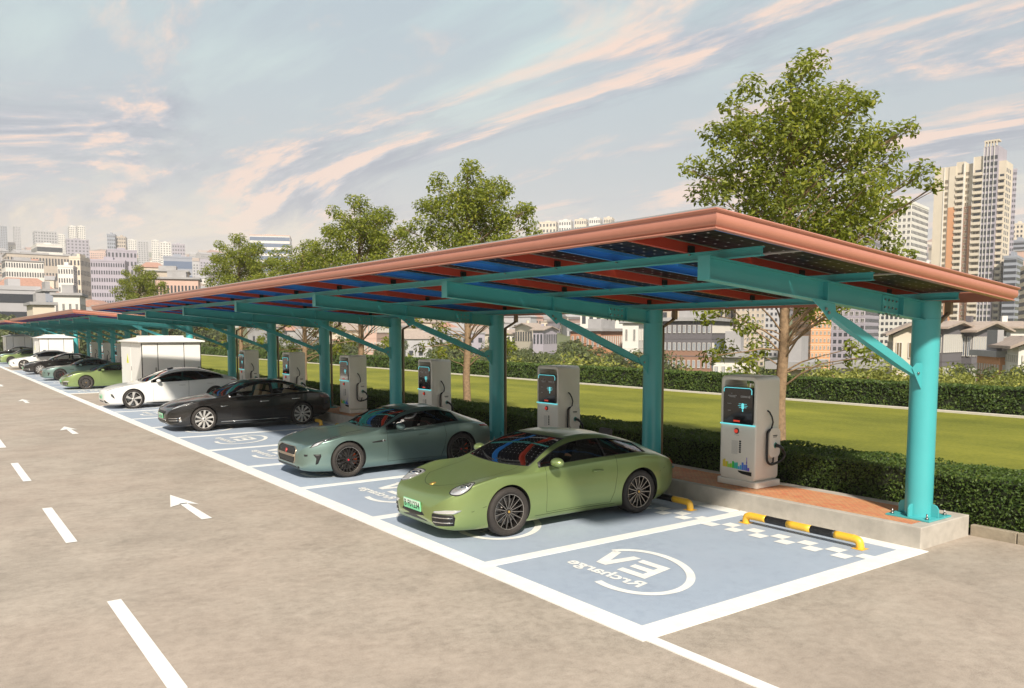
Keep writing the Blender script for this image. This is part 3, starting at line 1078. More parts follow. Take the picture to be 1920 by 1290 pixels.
    # plug holders with their cable, one each side
    for sy in (-1, 1):
        s = MB()
        s.prism(rrect(-.02, .27, .49, .99, .10), .372, .43, lambda u, v, t: Vector((u, sy*t, v)))
        hd = s.build('plug_holder', M['chg'], root, bevel=0.008)
        s = MB()
        Mx = Matrix.Translation((.125, sy*.43, .70)) @ Matrix.Rotation(-sy*pi/2, 4, 'X')
        s.cur = 0; s.lathe([(.062, 0), (.062, .010), (.050, .010)], n=24, M=Mx)
        s.cur = 1; s.lathe([(.050, .006), (.0, .007)], n=24, M=Mx)
        s.cur = 2; s.tube([(.125, sy*.44, .70), (.15, sy*.50, .69), (.20, sy*.53, .64), (.225, sy*.53, .58)], [.030, .028, .024, .018], 10)
        s.cur = 2; s.box(.06, .18, sy*.43-.001, sy*.43+.001, .855, .872); s.box(.07, .17, sy*.43-.001, sy*.43+.001, .835, .845)
        s.build('charging_plug', [M['white'], pmat('socket_green', (0.12, 0.35, 0.28), .4), M['black']], hd)
        s = MB()
        s.tube([(-.02, sy*.372, 1.285), (-.015, sy*.41, 1.26), (.03, sy*.425, 1.18), (.055, sy*.43, 1.09), (.055, sy*.40, .98)], .014, 8)
        lp = [(.05, sy*.40, .97), (-.05, sy*.41, .93), (-.072, sy*.415, .80), (-.072, sy*.415, .55), (-.05, sy*.42, .43), (.03, sy*.43, .385), (.13, sy*.45, .40),
              (.22, sy*.49, .44), (.255, sy*.53, .52), (.235, sy*.535, .60)]
        lp = smooth_path(lp, 5)
        s.tube(lp, .021, 8)
        s.tube([(.10, sy*.42, .50), (.08, sy*.43, .42), (.02, sy*.43, .385)], .015, 8)
        s.build('cable', M['black'], root)
    return root

def smooth_path(pts, k=6):
    P = [Vector(p) for p in pts]
    out = []
    for i in range(len(P)-1):
        a, b, c, d = P[max(i-1, 0)], P[i], P[i+1], P[min(i+2, len(P)-1)]
        for j in range(k):
            t = j/k
            out.append(0.5*((2*b)+(c-a)*t+(2*a-5*b+4*c-d)*t*t+(3*b-a-3*c+d)*t**3))
    out.append(P[-1])
    return out

chg0 = build_charger()
chg0['label'] = 'nearest white charger with black screen, in plain view left of the right end post'
ORD = ['second charger from the right, behind the green car roof', 'third charger from the right, showing above the grey teal coupe roof',
       'fourth charger from the right, just left of a thin tree trunk', 'fifth charger from the right, above the dark sedan roof',
       'sixth charger from the right, leftmost under the near canopy']
for k, lab in enumerate(ORD):
    c = dup(chg0)
    c.location.y = 3.985+5.19*(k+1)+(-0.05 if k == 0 else 0.12)
    c['label'] = lab
for k in range(6):
    c = dup(chg0); c.location.y = 38.1+3.985+5.19*k
    c['label'] = ['nearest', 'second', 'third', 'fourth', 'fifth', 'farthest'][k]+' charger under the middle canopy, seen small between its posts'

def build_cabinet():
    root = thing('transformer_cabinet', 'nearest white metal transformer cabinet with hipped lid behind the white sedan', 'electrical cabinet', (3.945, 37.5, 0), 0, 'white transformer cabinets between canopies')
    x0, x1, y0, y1 = -1.315, 1.315, -2.3, 2.3
    s = MB(); s.box(x0+.03, x1-.03, y0+.03, y1-.03, 0.10, 2.42)
    s.build('cabinet_wall', M['white'], root)
    s = MB(); s.box(x0-.04, x1+.04, y0-.04, y1+.04, 0, .10)
    s.build('plinth', M['concrete'], root)
    s = MB()
    e = .16
    lo = [(x0-e, y0-e), (x1+e, y0-e), (x1+e, y1+e), (x0-e, y1+e)]
    hi = [(-.75, -1.5), (.75, -1.5), (.75, 1.5), (-.75, 1.5)]
    vs = [(a, b, 2.46) for a, b in lo]+[(a, b, 2.52) for a, b in lo]+[(a, b, 2.68) for a, b in hi]+[(a, b, 2.76) for a, b in hi]
    fs = [(3, 2, 1, 0), (12, 13, 14, 15)]
    for r_ in range(3):
        for i in range(4):
            j = (i+1) % 4
            fs.append((r_*4+i, r_*4+j, r_*4+4+j, r_*4+4+i))
    s.add(vs, fs, False)
    s.box(x0-.02, x1+.02, y0-.02, y1+.02, 2.42, 2.46)
    s.build('lid', M['white'], root, bevel=0.012)
    dark = M['black']
    def door(face, a, b):
        s = MB()
        if face == 'f': s.box(a+.015, b-.015, y0-.012, y0+.03, .16, 2.40)
        else: s.box(x0-.012, x0+.03, a+.015, b-.015, .16, 2.40)
        d = s.build('door', M['white'], root, bevel=0.008)
        h = MB()
        if face == 'f': h.box(b-.12, b-.08, y0-.03, y0-.012, 1.1, 1.3)
        else: h.box(x0-.03, x0-.012, b-.12, b-.08, 1.1, 1.3)
        h.build('handle', M['steel'], d)
        return d
    # seams between the door leaves
    ed = [x0+.02, x0+.70, x0+1.86, x1-.02]
    for a, b in zip(ed[:-1], ed[1:]): door('f', a, b)
    door('l', y0+.02, -.02); door('l', .02, y1-.02)
    s = MB()
    for X in ed: s.box(X-.022, X+.022, y0+.005, y0+.029, .12, 2.415)
    s.box(x0+.005, x0+.029, -.02, .02, .12, 2.41)
    s.build('door_seam', dark, root)
    def warn(face, c, z, r):
        s = MB()
        tri = [(-r, -r*.7), (r, -r*.7), (0, r)]
        bolt = [(-r*.22, -r*.45), (r*.14, .02*r), (-r*.06, .02*r), (r*.16, r*.42), (-r*.2, -.05*r), (.02*r, -.05*r)]
        if face == 'f': f = lambda u, v, t: Vector((c+u, y0-.012-t, z+v))
        else: f = lambda u, v, t: Vector((x0-.012-t, c-u, z+v))
        s.cur = 0; s.prism(tri, 0.0, .004, f)
        s.cur = 1; s.prism([(-r*.1, -r*.35), (r*.1, -r*.35), (0, r*.4)], .004, .007, f)
        s.build('warning_sign', [M['sign'], M['black']], root)
    warn('f', .22, 1.13, .15); warn('l', 0.75, 1.62, .26)
    return root
cab = build_cabinet()
for y, lab in ((37.5+39.6, 'second white transformer cabinet, beyond the black car under the middle canopy'), (37.5+72, 'farthest white cabinet, half hidden at the left edge')):
    c = dup(cab); c.location.y = y; c.location.x = 3.945; c['label'] = lab

def wheel_stops():
    base = None
    for Y0, n in SETS[:1]:
        L = bay_lines(Y0, n)
        for i in range(n):
            yc = (L[i]+L[i+1])/2
            if base is None:
                pts = smooth_path([(0, -.925, -.01), (0, -.925, .05), (0, -.905, .105), (0, -.85, .125), (0, -.75, .127), (0, 0, .127), (0, .75, .127), (0, .85, .125), (0, .905, .105), (0, .925, .05), (0, .925, -.01)], 8)
                s = MB()
                # resample so that the bands end cleanly
                cuts = [-.56, -.19, .20, .56]
                seg = [[]]
                for a, b in zip(pts[:-1], pts[1:]):
                    seg[-1].append(a)
                    for c in cuts:
                        if (a.y-c)*(b.y-c) < 0:
                            m = a.lerp(b, (c-a.y)/(b.y-a.y)); seg[-1].append(m); seg.append([m])
                seg[-1].append(pts[-1])
                for k, g in enumerate(seg):
                    s.cur = k % 2
                    s.tube(g, .055, 16)
                s.cur = 0
                for sy in (-1, 1): s.box(-.08, .08, sy*.925-.08, sy*.925+.08, .009, .013)
                base = s.build('wheel_stop', [M['yellow'], M['black']])
                o = base
            else:
                o = base.copy(); COL.objects.link(o)
            o.location = (4.49, yc-.005, 0.0)
            if Y0 == 0 and i == 0: lab = 'whole yellow and black wheel stop bar in the empty nearest bay'
            elif Y0 == 0 and i == 1: lab = 'yellow wheel stop bar whose end shows behind the near green coupe'
            elif Y0 == 0 and i == 6: lab = 'yellow wheel stop bar whose end shows behind the black sedan wheel'
            else: lab = ['', '', 'wheel stop bar in the empty bay between the green and the teal coupe', 'wheel stop bar behind the grey teal coupe', 'wheel stop bar in the first empty bay beyond the teal coupe', 'wheel stop bar in the empty bay just before the black saloon', '', 'wheel stop bar in the first empty bay beyond the black saloon', 'wheel stop bar in the empty bay just before the white saloon', 'wheel stop bar behind the white saloon'][i]
            tag(o, lab, 'wheel stop', 'wheel stop bars in the bays')
wheel_stops()

# ================================================================== CARS
def pchip(pts):
    xs = np.array([p[0] for p in pts], float); ys = np.array([p[1] for p in pts], float)
    h = np.diff(xs); dl = np.diff(ys)/h
    m = np.zeros_like(ys)
    m[0], m[-1] = dl[0], dl[-1]
    for i in range(1, len(xs)-1):
        if dl[i-1]*dl[i] > 0:
            w1, w2 = 2*h[i]+h[i-1], h[i]+2*h[i-1]
            m[i] = (w1+w2)/(w1/dl[i-1]+w2/dl[i])
    def f(x):
        x = min(max(x, xs[0]), xs[-1])
        i = min(max(int(np.searchsorted(xs, x)-1), 0), len(h)-1)
        t = (x-xs[i])/h[i]
        return float((1+2*t)*(1-t)**2*ys[i]+t*(1-t)**2*h[i]*m[i]+t*t*(3-2*t)*ys[i+1]+t*t*(t-1)*h[i]*m[i+1])
    return f

def car_section(c, x, inset=0.0, floor=None):
    zb, zt, zs, wm, wr, kr = c['zb'](x), c['zt'](x), c['zs'](x), c['wm'](x), c['wr'](x), c['kr'](x)
    ws = wm*c.get('tumble', 0.945)
    zm = zb+(zs-zb)*0.50
    zr = zs+(zt-zs)*kr
    pts = [(0, zb), (wm*.45, zb), (wm*.84, zb+.004), (wm*.945, zb+.045), (wm*.985, zb+.13*(zs-zb)+.06), (wm, zm), (wm*.995, zm+(zs-zm)*.45),
           (ws+(wm-ws)*.55, zm+(zs-zm)*.84), (ws, zs), (ws+(wr-ws)*.52+.012, zs+(zr-zs)*.55), (wr, zr), (wr*.72, zs+(zt-zs)*(kr+(1-kr)*.56)), (wr*.38, zs+(zt-zs)*(kr+(1-kr)*.88)), (0, zt)]
    if inset:
        q = []
        for y, z in pts:
            q.append((max(0, y-inset*(1.0 if z > zs-.05 else 1.6)), z))
        q = [(y, max(z, floor) if z < zs else z-inset*(0.9 if y < wr*1.02 else 0.35)) for y, z in q]
        pts = q
    return pts

def catmull(P, k):
    out = []
    n = len(P)
    for i in range(n-1):
        b, c = P[i], P[i+1]
        a = P[i-1] if i > 0 else (-P[1][0], P[1][1])
        d = P[i+2] if i+2 < n else (-P[-2][0], P[-2][1])
        for j in range(k):
            t = j/k
            out.append(tuple(0.5*((2*b[m])+(c[m]-a[m])*t+(2*a[m]-5*b[m]+4*c[m]-d[m])*t*t+(3*b[m]-a[m]-3*c[m]+d[m])*t**3) for m in (0, 1)))
    out.append(P[-1])
    return out

def car_loft(c, xs, k=4, inset=0.0, floor=None, mat=0):
    rings = []
    for x in xs:
        half = catmull(car_section(c, x, inset, floor), k)
        right = [(x, -max(y, 0), z) for y, z in half]
        left = [(x, max(y, 0), z) for y, z in half[1:-1]][::-1]
        rings.append(right+left)
    n = len(rings[0])
    vs = [p for r in rings for p in r]
    fs = []
    for i in range(len(rings)-1):
        for j in range(n):
            j2 = (j+1) % n
            fs.append((i*n+j, (i+1)*n+j, (i+1)*n+j2, i*n+j2))
    for e, flip in ((0, False), (len(rings)-1, True)):
        cx_ = rings[e][0][0]
        cz_ = sum(p[2] for p in rings[e])/n
        # two shrinking rings then a centre point: a softly domed end
        prev = [e*n+j for j in range(n)]
        dx = -0.012 if e == 0 else 0.012
        for sc, d in ((0.86, dx), (0.5, dx*1.6)):
            base = len(vs)
            for j in range(n):
                p = rings[e][j]
                vs.append((cx_+d, p[1]*sc, cz_+(p[2]-cz_)*sc))
            for j in range(n):
                j2 = (j+1) % n
                f = (prev[j], prev[j2], base+j2, base+j)
                fs.append(f if not flip else f[::-1])
            prev = [base+j for j in range(n)]
        vs.append((cx_+dx*1.8, 0, cz_)); cidx = len(vs)-1
        for j in range(n):
            j2 = (j+1) % n
            f = (prev[j], prev[j2], cidx)
            fs.append(f if not flip else f[::-1])
    me = bpy.data.meshes.new('body')
    me.from_pydata(vs, [], fs)
    me.polygons.foreach_set('use_smooth', [True]*len(me.polygons))
    bm = bmesh.new(); bm.from_mesh(me)
    bmesh.ops.remove_doubles(bm, verts=bm.verts, dist=1e-6)
    bmesh.ops.dissolve_degenerate(bm, edges=bm.edges, dist=1e-6)
    bmesh.ops.recalc_face_normals(bm, faces=bm.faces)
    for f in bm.faces: f.material_index = mat
    bm.to_mesh(me); bm.free()
    return me

def tmp_obj(me, mats):
    o = bpy.data.objects.new('cutter', me)
    if len(me.materials) == 0:
        for m in mats: me.materials.append(m)
    COL.objects.link(o)
    return o

def boolean(ob, cut, op):
    """the manifold solver first, the exact one where that gives nothing usable"""
    n0 = len(ob.data.polygons)
    for solver in ('MANIFOLD', 'EXACT'):
        md = ob.modifiers.new('cut', 'BOOLEAN')
        md.object = cut; md.operation = op; md.solver = solver
        dg = bpy.context.evaluated_depsgraph_get()
        me = bpy.data.meshes.new_from_object(ob.evaluated_get(dg))
        ob.modifiers.remove(md)
        n1 = len(me.polygons)
        if n1 == 0 or (op == 'DIFFERENCE' and n1 < 0.6*n0) or (op == 'INTERSECT' and n1 > 0.9*n0):
            continue
        break
    else:
        print('BOOLEAN PROBLEM', ob.name, op, n0, n1)
    if solver != 'MANIFOLD': print('exact used', op, n0, n1)
    ob.data = me

def prism_mesh(poly, a, b, fn, mat=1):
    s = MB(); s.cur = mat
    s.prism(poly, a, b, fn)
    me = bpy.data.meshes.new('cutter')
    me.from_pydata(s.v, [], s.f)
    bm = bmesh.new(); bm.from_mesh(me); bmesh.ops.recalc_face_normals(bm, faces=bm.faces)
    for f in bm.faces: f.material_index = mat
    bm.to_mesh(me); bm.free()
    return me

def refine(poly, step=0.03):
    out = []
    n = len(poly)
    for i in range(n):
        a, b = poly[i], poly[(i+1) % n]
        m = max(1, int(math.hypot(b[0]-a[0], b[1]-a[1])/step))
        for j in range(m):
            out.append((a[0]+(b[0]-a[0])*j/m, a[1]+(b[1]-a[1])*j/m))
    return out

class Patch:
    """panels laid on a car's skin by casting a polygon on to it"""
    def __init__(s, bvh): s.b = bvh
    def hit(s, o, d):
        h = s.b.ray_cast(o, d, 4.0)
        if h[0] is None:
            h = s.b.find_nearest(o+d*1.0)
            return h[0], h[1]
        n = h[1]
        return h[0], (n if n.dot(d) < 0 else -n)
    def make(s, mb, poly, frame, off=0.004, rings=5, skirt=0.012, centre=None, step=0.03, inner=0.0):
        """frame(u, v) -> (origin, direction)"""
        poly = refine(poly, step)
        n = len(poly)
        if centre is None:
            centre = (sum(p[0] for p in poly)/n, sum(p[1] for p in poly)/n)
        lv = []
        ks = [1-(1-inner)*i/rings for i in range(rings+(0 if inner == 0 else 1))]
        vs = []; fs = []
        for k in ks:
            for u, v in poly:
                o, d = frame(centre[0]+(u-centre[0])*k, centre[1]+(v-centre[1])*k)
                p, nn = s.hit(Vector(o), Vector(d))
                vs.append(p+nn*off)
        if skirt:
            for u, v in poly:
                o, d = frame(u, v)
                p, nn = s.hit(Vector(o), Vector(d))
                vs.append(p-nn*skirt)
        L = len(ks)
        for i in range(L-1):
            for j in range(n):
                j2 = (j+1) % n
                fs.append((i*n+j, i*n+j2, (i+1)*n+j2, (i+1)*n+j))
        if inner == 0:
            o, d = frame(*centre); p, nn = s.hit(Vector(o), Vector(d))
            vs.append(p+nn*off); ci = len(vs)-1
            for j in range(n):
                fs.append(((L-1)*n+j, (L-1)*n+(j+1) % n, ci))
        if skirt:
            for j in range(n):
                j2 = (j+1) % n
                fs.append((L*n+j, L*n+j2, j2, j))
        mb.add(vs, fs, True)
    def ribbon(s, mb, pts, frame, width, off=0.0015):
        """narrow dark strip following a polyline (panel gaps, trim)"""
        P = []
        for u, v in pts:
            o, d = frame(u, v); P.append(s.hit(Vector(o), Vector(d)))
        vs = []
        for i, (p, nn) in enumerate(P):
            t = (P[min(i+1, len(P)-1)][0]-P[max(i-1, 0)][0])
            if t.length < 1e-7: t = Vector((1, 0, 0))
            sd_ = t.normalized().cross(nn)*width*0.5
            vs += [p+nn*off-sd_, p+nn*off+sd_]
        mb.add(vs, [(2*i, 2*i+1, 2*i+3, 2*i+2) for i in range(len(P)-1)], True)

def SIDE(sg): return lambda u, v: ((u, sg*2.5, v), (0, -sg, 0))
def TOP(): return lambda u, v: ((u, v, 3.0), (0, 0, -1))
def FRONT(): return lambda u, v: ((-2.0, u, v), (1, 0, 0))
def REAR(): return lambda u, v: ((8.0, u, v), (-1, 0, 0))
def DIR(c, d, uax):
    d = Vector(d).normalized(); uax = Vector(uax); uax = (uax-d*uax.dot(d)).normalized(); vax = d.cross(uax)
    if vax.z < 0: vax = -vax
    c = Vector(c)
    return lambda u, v: (c+uax*u+vax*v-d*1.2, d)
def ell(a, b, n=28, p=2.0, rot=0.0):
    out = []
    for i in range(n):
        q = 2*pi*i/n
        x = a*abs(cos(q))**(2/p)*(1 if cos(q) >= 0 else -1); y = b*abs(sin(q))**(2/p)*(1 if sin(q) >= 0 else -1)
        out.append((x*cos(rot)-y*sin(rot), x*sin(rot)+y*cos(rot)))
    return out

M['tyre'] = pmat('tyre_rubber', (0.030, 0.025, 0.022), 0.75, var=0.2, scale=10)
M['arch'] = pmat('arch_liner', (0.008, 0.008, 0.008), 0.9)
M['disc'] = pmat('brake_disc', (0.28, 0.27, 0.26), 0.35, 0.9)
M['rimdark'] = pmat('dark_rim', (0.05, 0.045, 0.042), 0.3, 0.75)
M['rimedge'] = pmat('rim_bright_edge', (0.42, 0.38, 0.34), 0.28, 0.9)
M['rimsilver'] = pmat('silver_rim', (0.70, 0.67, 0.63), 0.32, 0.55)
M['orange'] = pmat('orange_caliper', (0.85, 0.13, 0.02), 0.4, coat=0.3)
M['gold'] = pmat('gold_badge', (0.72, 0.45, 0.12), 0.35, 0.7)
M['chrome'] = pmat('chrome', (0.75, 0.73, 0.70), 0.12, 1.0)
M['lampclear'] = pmat('lamp_lens', (0.62, 0.62, 0.62), 0.08, 0.5, coat=1.0)
M['lampdark'] = pmat('lamp_interior', (0.07, 0.07, 0.075), 0.15, 0.4, coat=1.0)
M['tail'] = pmat('tail_lamp_red', (0.32, 0.010, 0.010), 0.12, coat=1.0)
M['grille'] = pmat('grille_black', (0.010, 0.010, 0.010), 0.5)
M['beige'] = pmat('beige_leather', (0.62, 0.47, 0.29), 0.6)
M['darkleather'] = pmat('dark_leather', (0.05, 0.04, 0.038), 0.6)
M['glass'] = glassmat('window_glass', (0.55, 0.60, 0.58), 0.05)
M['clearglass'] = glassmat('clear_window_glass', (0.86, 0.86, 0.82), 0.02)
M['privacy'] = glassmat('dark_window_glass', (0.03, 0.03, 0.035), 0.04)
M['plateg'] = pmat('number_plate_green', (0.20, 0.62, 0.34), 0.5)
M['gap'] = pmat('panel_gap', (0.006, 0.007, 0.006), 0.9)

def paint(name, col, rough, metal, flake=0.0):
    m = pmat(name, col, rough, metal, coat=0.65 if rough < 0.32 else 0.5)
    T = NT(m.node_tree); b = T.n['Principled BSDF']
    b.inputs['Coat Roughness'].default_value = 0.06 if rough < 0.32 else 0.13
    co = T.add('ShaderNodeTexCoord').outputs['Object']
    n = T.noise(co, 1.4, 3, 0.5)
    T.l.new(T.ramp(n, [(0.3, (rough-.03,)*3), (0.7, (rough+.05,)*3)]), b.inputs['Roughness'])
    return m

def make_wheel(parent, R, rimr, width, spokes, style, loc, flip, badge=None, caliper=None):
    """a wheel whose outer face looks to -Y; brake disc > tyre, rim, caliper"""
    s = MB()
    yo, yi = -width/2, width/2
    s.lathe([(rimr*.30, yo+.105), (rimr*.74, yo+.105), (rimr*.74, yo+.128), (rimr*.30, yo+.128)], 'y', 40)
    s.lathe([(0, yo+.09), (rimr*.34, yo+.09), (rimr*.34, yo+.14)], 'y', 32)
    w = s.build('wheel', M['disc'], parent, loc=loc, sharp=40)
    if flip: w.rotation_euler = (0, 0, pi)
    s = MB()
    pr = [(rimr*.985, yo+.014), (rimr*1.03, yo+.002), (rimr*1.10, yo-.006), ((R+rimr)/2, yo-.009), (R*.955, yo+.004), (R*.985, yo+.022), (R, yo+.05), (R*1.0, 0), (R, yi-.05), (R*.985, yi-.022), (R*.95, yi), (rimr, yi)]
    s.lathe(pr, 'y', 56)
    # tread blocks as shallow circumferential grooves
    s.build('tyre', M['tyre'], w, sharp=55)
    s = MB()
    bright = 1
    s.cur = 0
    s.lathe([(rimr*.94, yi-.02), (rimr*.90, yo+.09), (rimr*.93, yo+.035), (rimr*.955, yo+.018)], 'y', 48)
    s.cur = 1
    s.lathe([(rimr*.945, yo+.022), (rimr*.955, yo+.010), (rimr*.985, yo+.008), (rimr*.992, yo+.016)], 'y', 48)
    hub = rimr*.17
    for k in range(spokes):
        q = 2*pi*k/spokes
        def pt(r_, a, y): return Vector((r_*sin(q+a), y, r_*cos(q+a)))
        def bar(r0, r1, a0, a1, w0, w1, yf0, yf1, th):
            """tapered spoke from radius r0 to r1"""
            vs = []
            for r_, a, w_, yf in ((r0, a0, w0, yf0), ((r0+r1)/2, (a0+a1)/2, (w0+w1)/2, (yf0+yf1)/2-.004), (r1, a1, w1, yf1)):
                vs += [pt(r_, a-w_/r_/2, yf+th), pt(r_, a-w_/r_/2*.8, yf), pt(r_, a+w_/r_/2*.8, yf), pt(r_, a+w_/r_/2, yf+th)]
            fs = []
            for i in range(2):
                for j in range(4):
                    j2 = (j+1) % 4
                    fs.append((i*4+j, (i+1)*4+j, (i+1)*4+j2, i*4+j2))
            fs += [(0, 1, 2, 3), (11, 10, 9, 8)]
            s.add(vs, fs, False)
        if style == 'thin':
            s.cur = 0; bar(hub*.9, rimr*.955, 0, 0, .026, .020, yo+.030, yo+.016, .03)
            s.cur = 1; bar(hub*.9, rimr*.950, 0.0, 0.0, .009, .009, yo+.0285, yo+.0145, .004)
        elif style == 'split':
            s.cur = 0
            bar(hub*.9, rimr*.95, 0, .16, .034, .026, yo+.030, yo+.018, .03)
            bar(hub*.9, rimr*.95, 0, -.16, .034, .026, yo+.030, yo+.018, .03)
        elif style == 'turbine':
            s.cur = 1
            bar(hub*.9, rimr*.965, 0, .10, .028, .072, yo+.034, yo+.016, .025)
        elif style == 'blade':
            s.cur = 1
            bar(hub*.9, rimr*.965, -.05, .10, .040, .125, yo+.030, yo+.014, .025)
            s.cur = 0
            bar(hub*1.3, rimr*.96, .30, .46, .020, .040, yo+.034, yo+.020, .02)
    s.cur = 0 if style in ('thin', 'split') else 1
    s.lathe([(0, yo+.022), (hub*.62, yo+.023), (hub, yo+.032), (hub*1.05, yo+.07)], 'y', 24)
    s.cur = 2
    s.lathe([(0, yo+.016), (hub*.40, yo+.017), (hub*.44, yo+.024)], 'y', 20)
    mats = [M['rimdark'], M['rimedge'] if style in ('thin', 'split') else M['rimsilver'], badge or M['black']]
    s.build('rim', mats, w, sharp=35)
    s = MB()
    sx = 1 if not flip else -1
    poly = [(rimr*.52*sin(a), rimr*.52*cos(a)) for a in np.linspace(.9, 2.1, 8)]+[(rimr*.80*sin(a), rimr*.80*cos(a)) for a in np.linspace(2.1, .9, 8)]
    s.prism([(sx*u, v) for u, v in poly], yo+.075, yo+.14, lambda u, v, t: Vector((u, t, v)))
    s.build('brake_caliper', caliper or M['rimdark'], w, bevel=0.006)
    return w

def seat_mesh(s, x, y, w=0.50, back=0.62):
    s.box(x-.26, x+.24, y-w/2, y+w/2, .38, .56)
    Mx = Matrix.Translation((x+.22, y, .52)) @ Matrix.Rotation(rad(17), 4, 'Y')
    s.box(-.07, .07, -w/2+.02, w/2-.02, 0, back-.06, Mx)
    s.box(-.05, .05, -.13, .13, back-.02, back+.16, Mx)

def build_car(c):
    root = thing(c['name'], c['label'], 'car', (0, 0, 0), 0, c.get('group'))
    L = c['L']
    for k in ('zb', 'zt', 'zs', 'wm', 'wr', 'kr'):
        c[k] = pchip(c[k])
    q = np.linspace(0, 1, 92)
    xs = [L*(0.5-0.5*cos(pi*t))*0.55+L*t*0.45 for t in q]
    mats = [c['paint'], M['arch']]
    me = car_loft(c, xs)
    body = tmp_obj(me, mats)
    bm = bmesh.new(); bm.from_mesh(me)
    bvh = BVHTree.FromBMesh(bm); bm.free()
    Pt = Patch(bvh)
    # hollow the cabin
    x0, x1 = c['cabin']
    cm = car_loft(c, np.linspace(x0, x1, 26), 3, inset=c.get('skin', 0.045), floor=0.33, mat=1)
    cut = tmp_obj(cm, mats)
    boolean(body, cut, 'DIFFERENCE'); bpy.data.objects.remove(cut)
    # window openings
    def zr_(x): return c['zs'](x)+(c['zt'](x)-c['zs'](x))*c['kr'](x)
    a, b = c['dlo']
    def win_poly(xa, xb, fa=True, fb=True):
        xx = np.linspace(xa, xb, 22)
        lo = [(x, c['zs'](x)+c.get('wlo', .028)+c.get('wrise', 0.0)*max(0, (x-xa)/(xb-xa)-.6)**2) for x in xx]
        hi = [(x, max(lo[i][1]+.004, c['zs'](x)+(zr_(x)-c['zs'](x))*c.get('whi', .86))) for i, x in enumerate(xx)]
        return lo+hi[::-1]
    panes = []
    pil = c['pillars']
    cuts = [a]+list(pil)+[b]
    for i in range(len(cuts)-1):
        xa = cuts[i]+(0.0 if i == 0 else c.get('bp', .035)); xb = cuts[i+1]-(0.0 if i == len(cuts)-2 else c.get('bp', .035))
        panes.append(win_poly(xa, xb))
    def top_poly(xb0, xt0, bow_b, bow_t, mg):
        def hw(x): return c['wr'](x)-mg
        ys_ = np.linspace(-1, 1, 15)
        lo = []; hi = []
        for t in ys_:
            xb_ = xb0+bow_b*t*t; lo.append((xb_, t*hw(xb_)))
        for t in ys_:
            xt_ = xt0+bow_t*t*t; hi.append((xt_, t*hw(xt_)))
        sides_r = [(lo[-1][0]+(hi[-1][0]-lo[-1][0])*k/10, hw(lo[-1][0]+(hi[-1][0]-lo[-1][0])*k/10)) for k in range(1, 10)]
        sides_l = [(x, -y) for x, y in sides_r][::-1]
        return lo+sides_r+hi[::-1]+sides_l
    ws_ = top_poly(*c['screen'])
    rw_ = top_poly(*c['rearscreen'])
    for sg in (-1, 1):
        for p in panes:
            m_ = prism_mesh(p, 0.30, 1.4, lambda u, v, t, sg=sg: Vector((u, sg*t, v)))
            cut = tmp_obj(m_, mats); boolean(body, cut, 'DIFFERENCE'); bpy.data.objects.remove(cut)
    for p, zc in ((ws_, c['zs'](c['screen'][0])-.02), (rw_, c['zs'](c['rearscreen'][0])-.03)):
        m_ = prism_mesh(p, zc, 2.2, lambda u, v, t: Vector((u, v, t)))
        cut = tmp_obj(m_, mats); boolean(body, cut, 'DIFFERENCE'); bpy.data.objects.remove(cut)
    # wheel arches
    for ax, R in ((c['ax'][0], c['arch'][0]), (c['ax'][1], c['arch'][1])):
        for sg in (-1, 1):
            pl = [(ax+R*cos(t), c['wr_r']+R*sin(t)+.012) for t in np.linspace(0, 2*pi, 56, endpoint=False)]
            m_ = prism_mesh(pl, c.get('archdepth', .52), 1.4, lambda u, v, t, sg=sg: Vector((u, sg*t, v)))
            cut = tmp_obj(m_, mats); boolean(body, cut, 'DIFFERENCE'); bpy.data.objects.remove(cut)
    # near-side doors as panels of their own, with true shut gaps
    doors = []
    for dp in c['doors']:
        src = bpy.data.objects.new('cutter', body.data.copy()); COL.objects.link(src)
        m_ = prism_mesh(refine(dp, .08), -1.4, -0.66, lambda u, v, t: Vector((u, t, v)))
        cut = tmp_obj(m_, mats)
        boolean(src, cut, 'INTERSECT'); bpy.data.objects.remove(cut)
        cxp = sum(p[0] for p in dp)/len(dp); czp = sum(p[1] for p in dp)/len(dp)
        big = [(u+(.0045 if u > cxp else -.0045), v+(.0045 if v > czp else -.0045)) for u, v in refine(dp, .08)]
        m_ = prism_mesh(big, -1.4, -0.655, lambda u, v, t: Vector((u, t, v)))
        cut = tmp_obj(m_, mats)
        boolean(body, cut, 'DIFFERENCE'); bpy.data.objects.remove(cut)
        src.name = 'door'; src.parent = root
        src.data.set_sharp_from_angle(angle=rad(32))
        doors.append(src)
    body.name = 'body'; body.parent = root
    body.data.set_sharp_from_angle(angle=rad(32))
    # glazing
    for sg in (-1, 1):
        for i, p in enumerate(panes):
            s = MB(); Pt.make(s, p, SIDE(sg), -0.006, 4, 0, step=.05)
            s.build('side_window', c['sideglass'], root)
        s = MB()
        full = win_poly(a, b)
        Pt.make(s, [(u, v) for u, v in full], SIDE(sg), 0.003, 1, 0.004, step=.04, inner=0.955)
        if c.get('trim'): s.build('window_trim', c['trim'], root)
        else:
            s.build('window_trim', M['black'], root)
        if len(panes) > 1:
            s = MB()
            for xp in pil:
                bp = c.get('bp', .035)
                z0_, z1_ = c['zs'](xp)+.028, c['zs'](xp)+(zr_(xp)-c['zs'](xp))*c.get('whi', .86)
                Pt.make(s, [(xp-bp, z0_), (xp+bp, z0_), (xp+bp, z1_), (xp-bp, z1_)], SIDE(sg), .002, 3, .004)
            s.build('door_pillar', M['black'], root)
    s = MB(); Pt.make(s, ws_, TOP(), -0.005, 6, 0, step=.06); wsob = s.build('windscreen', M['glass'], root)
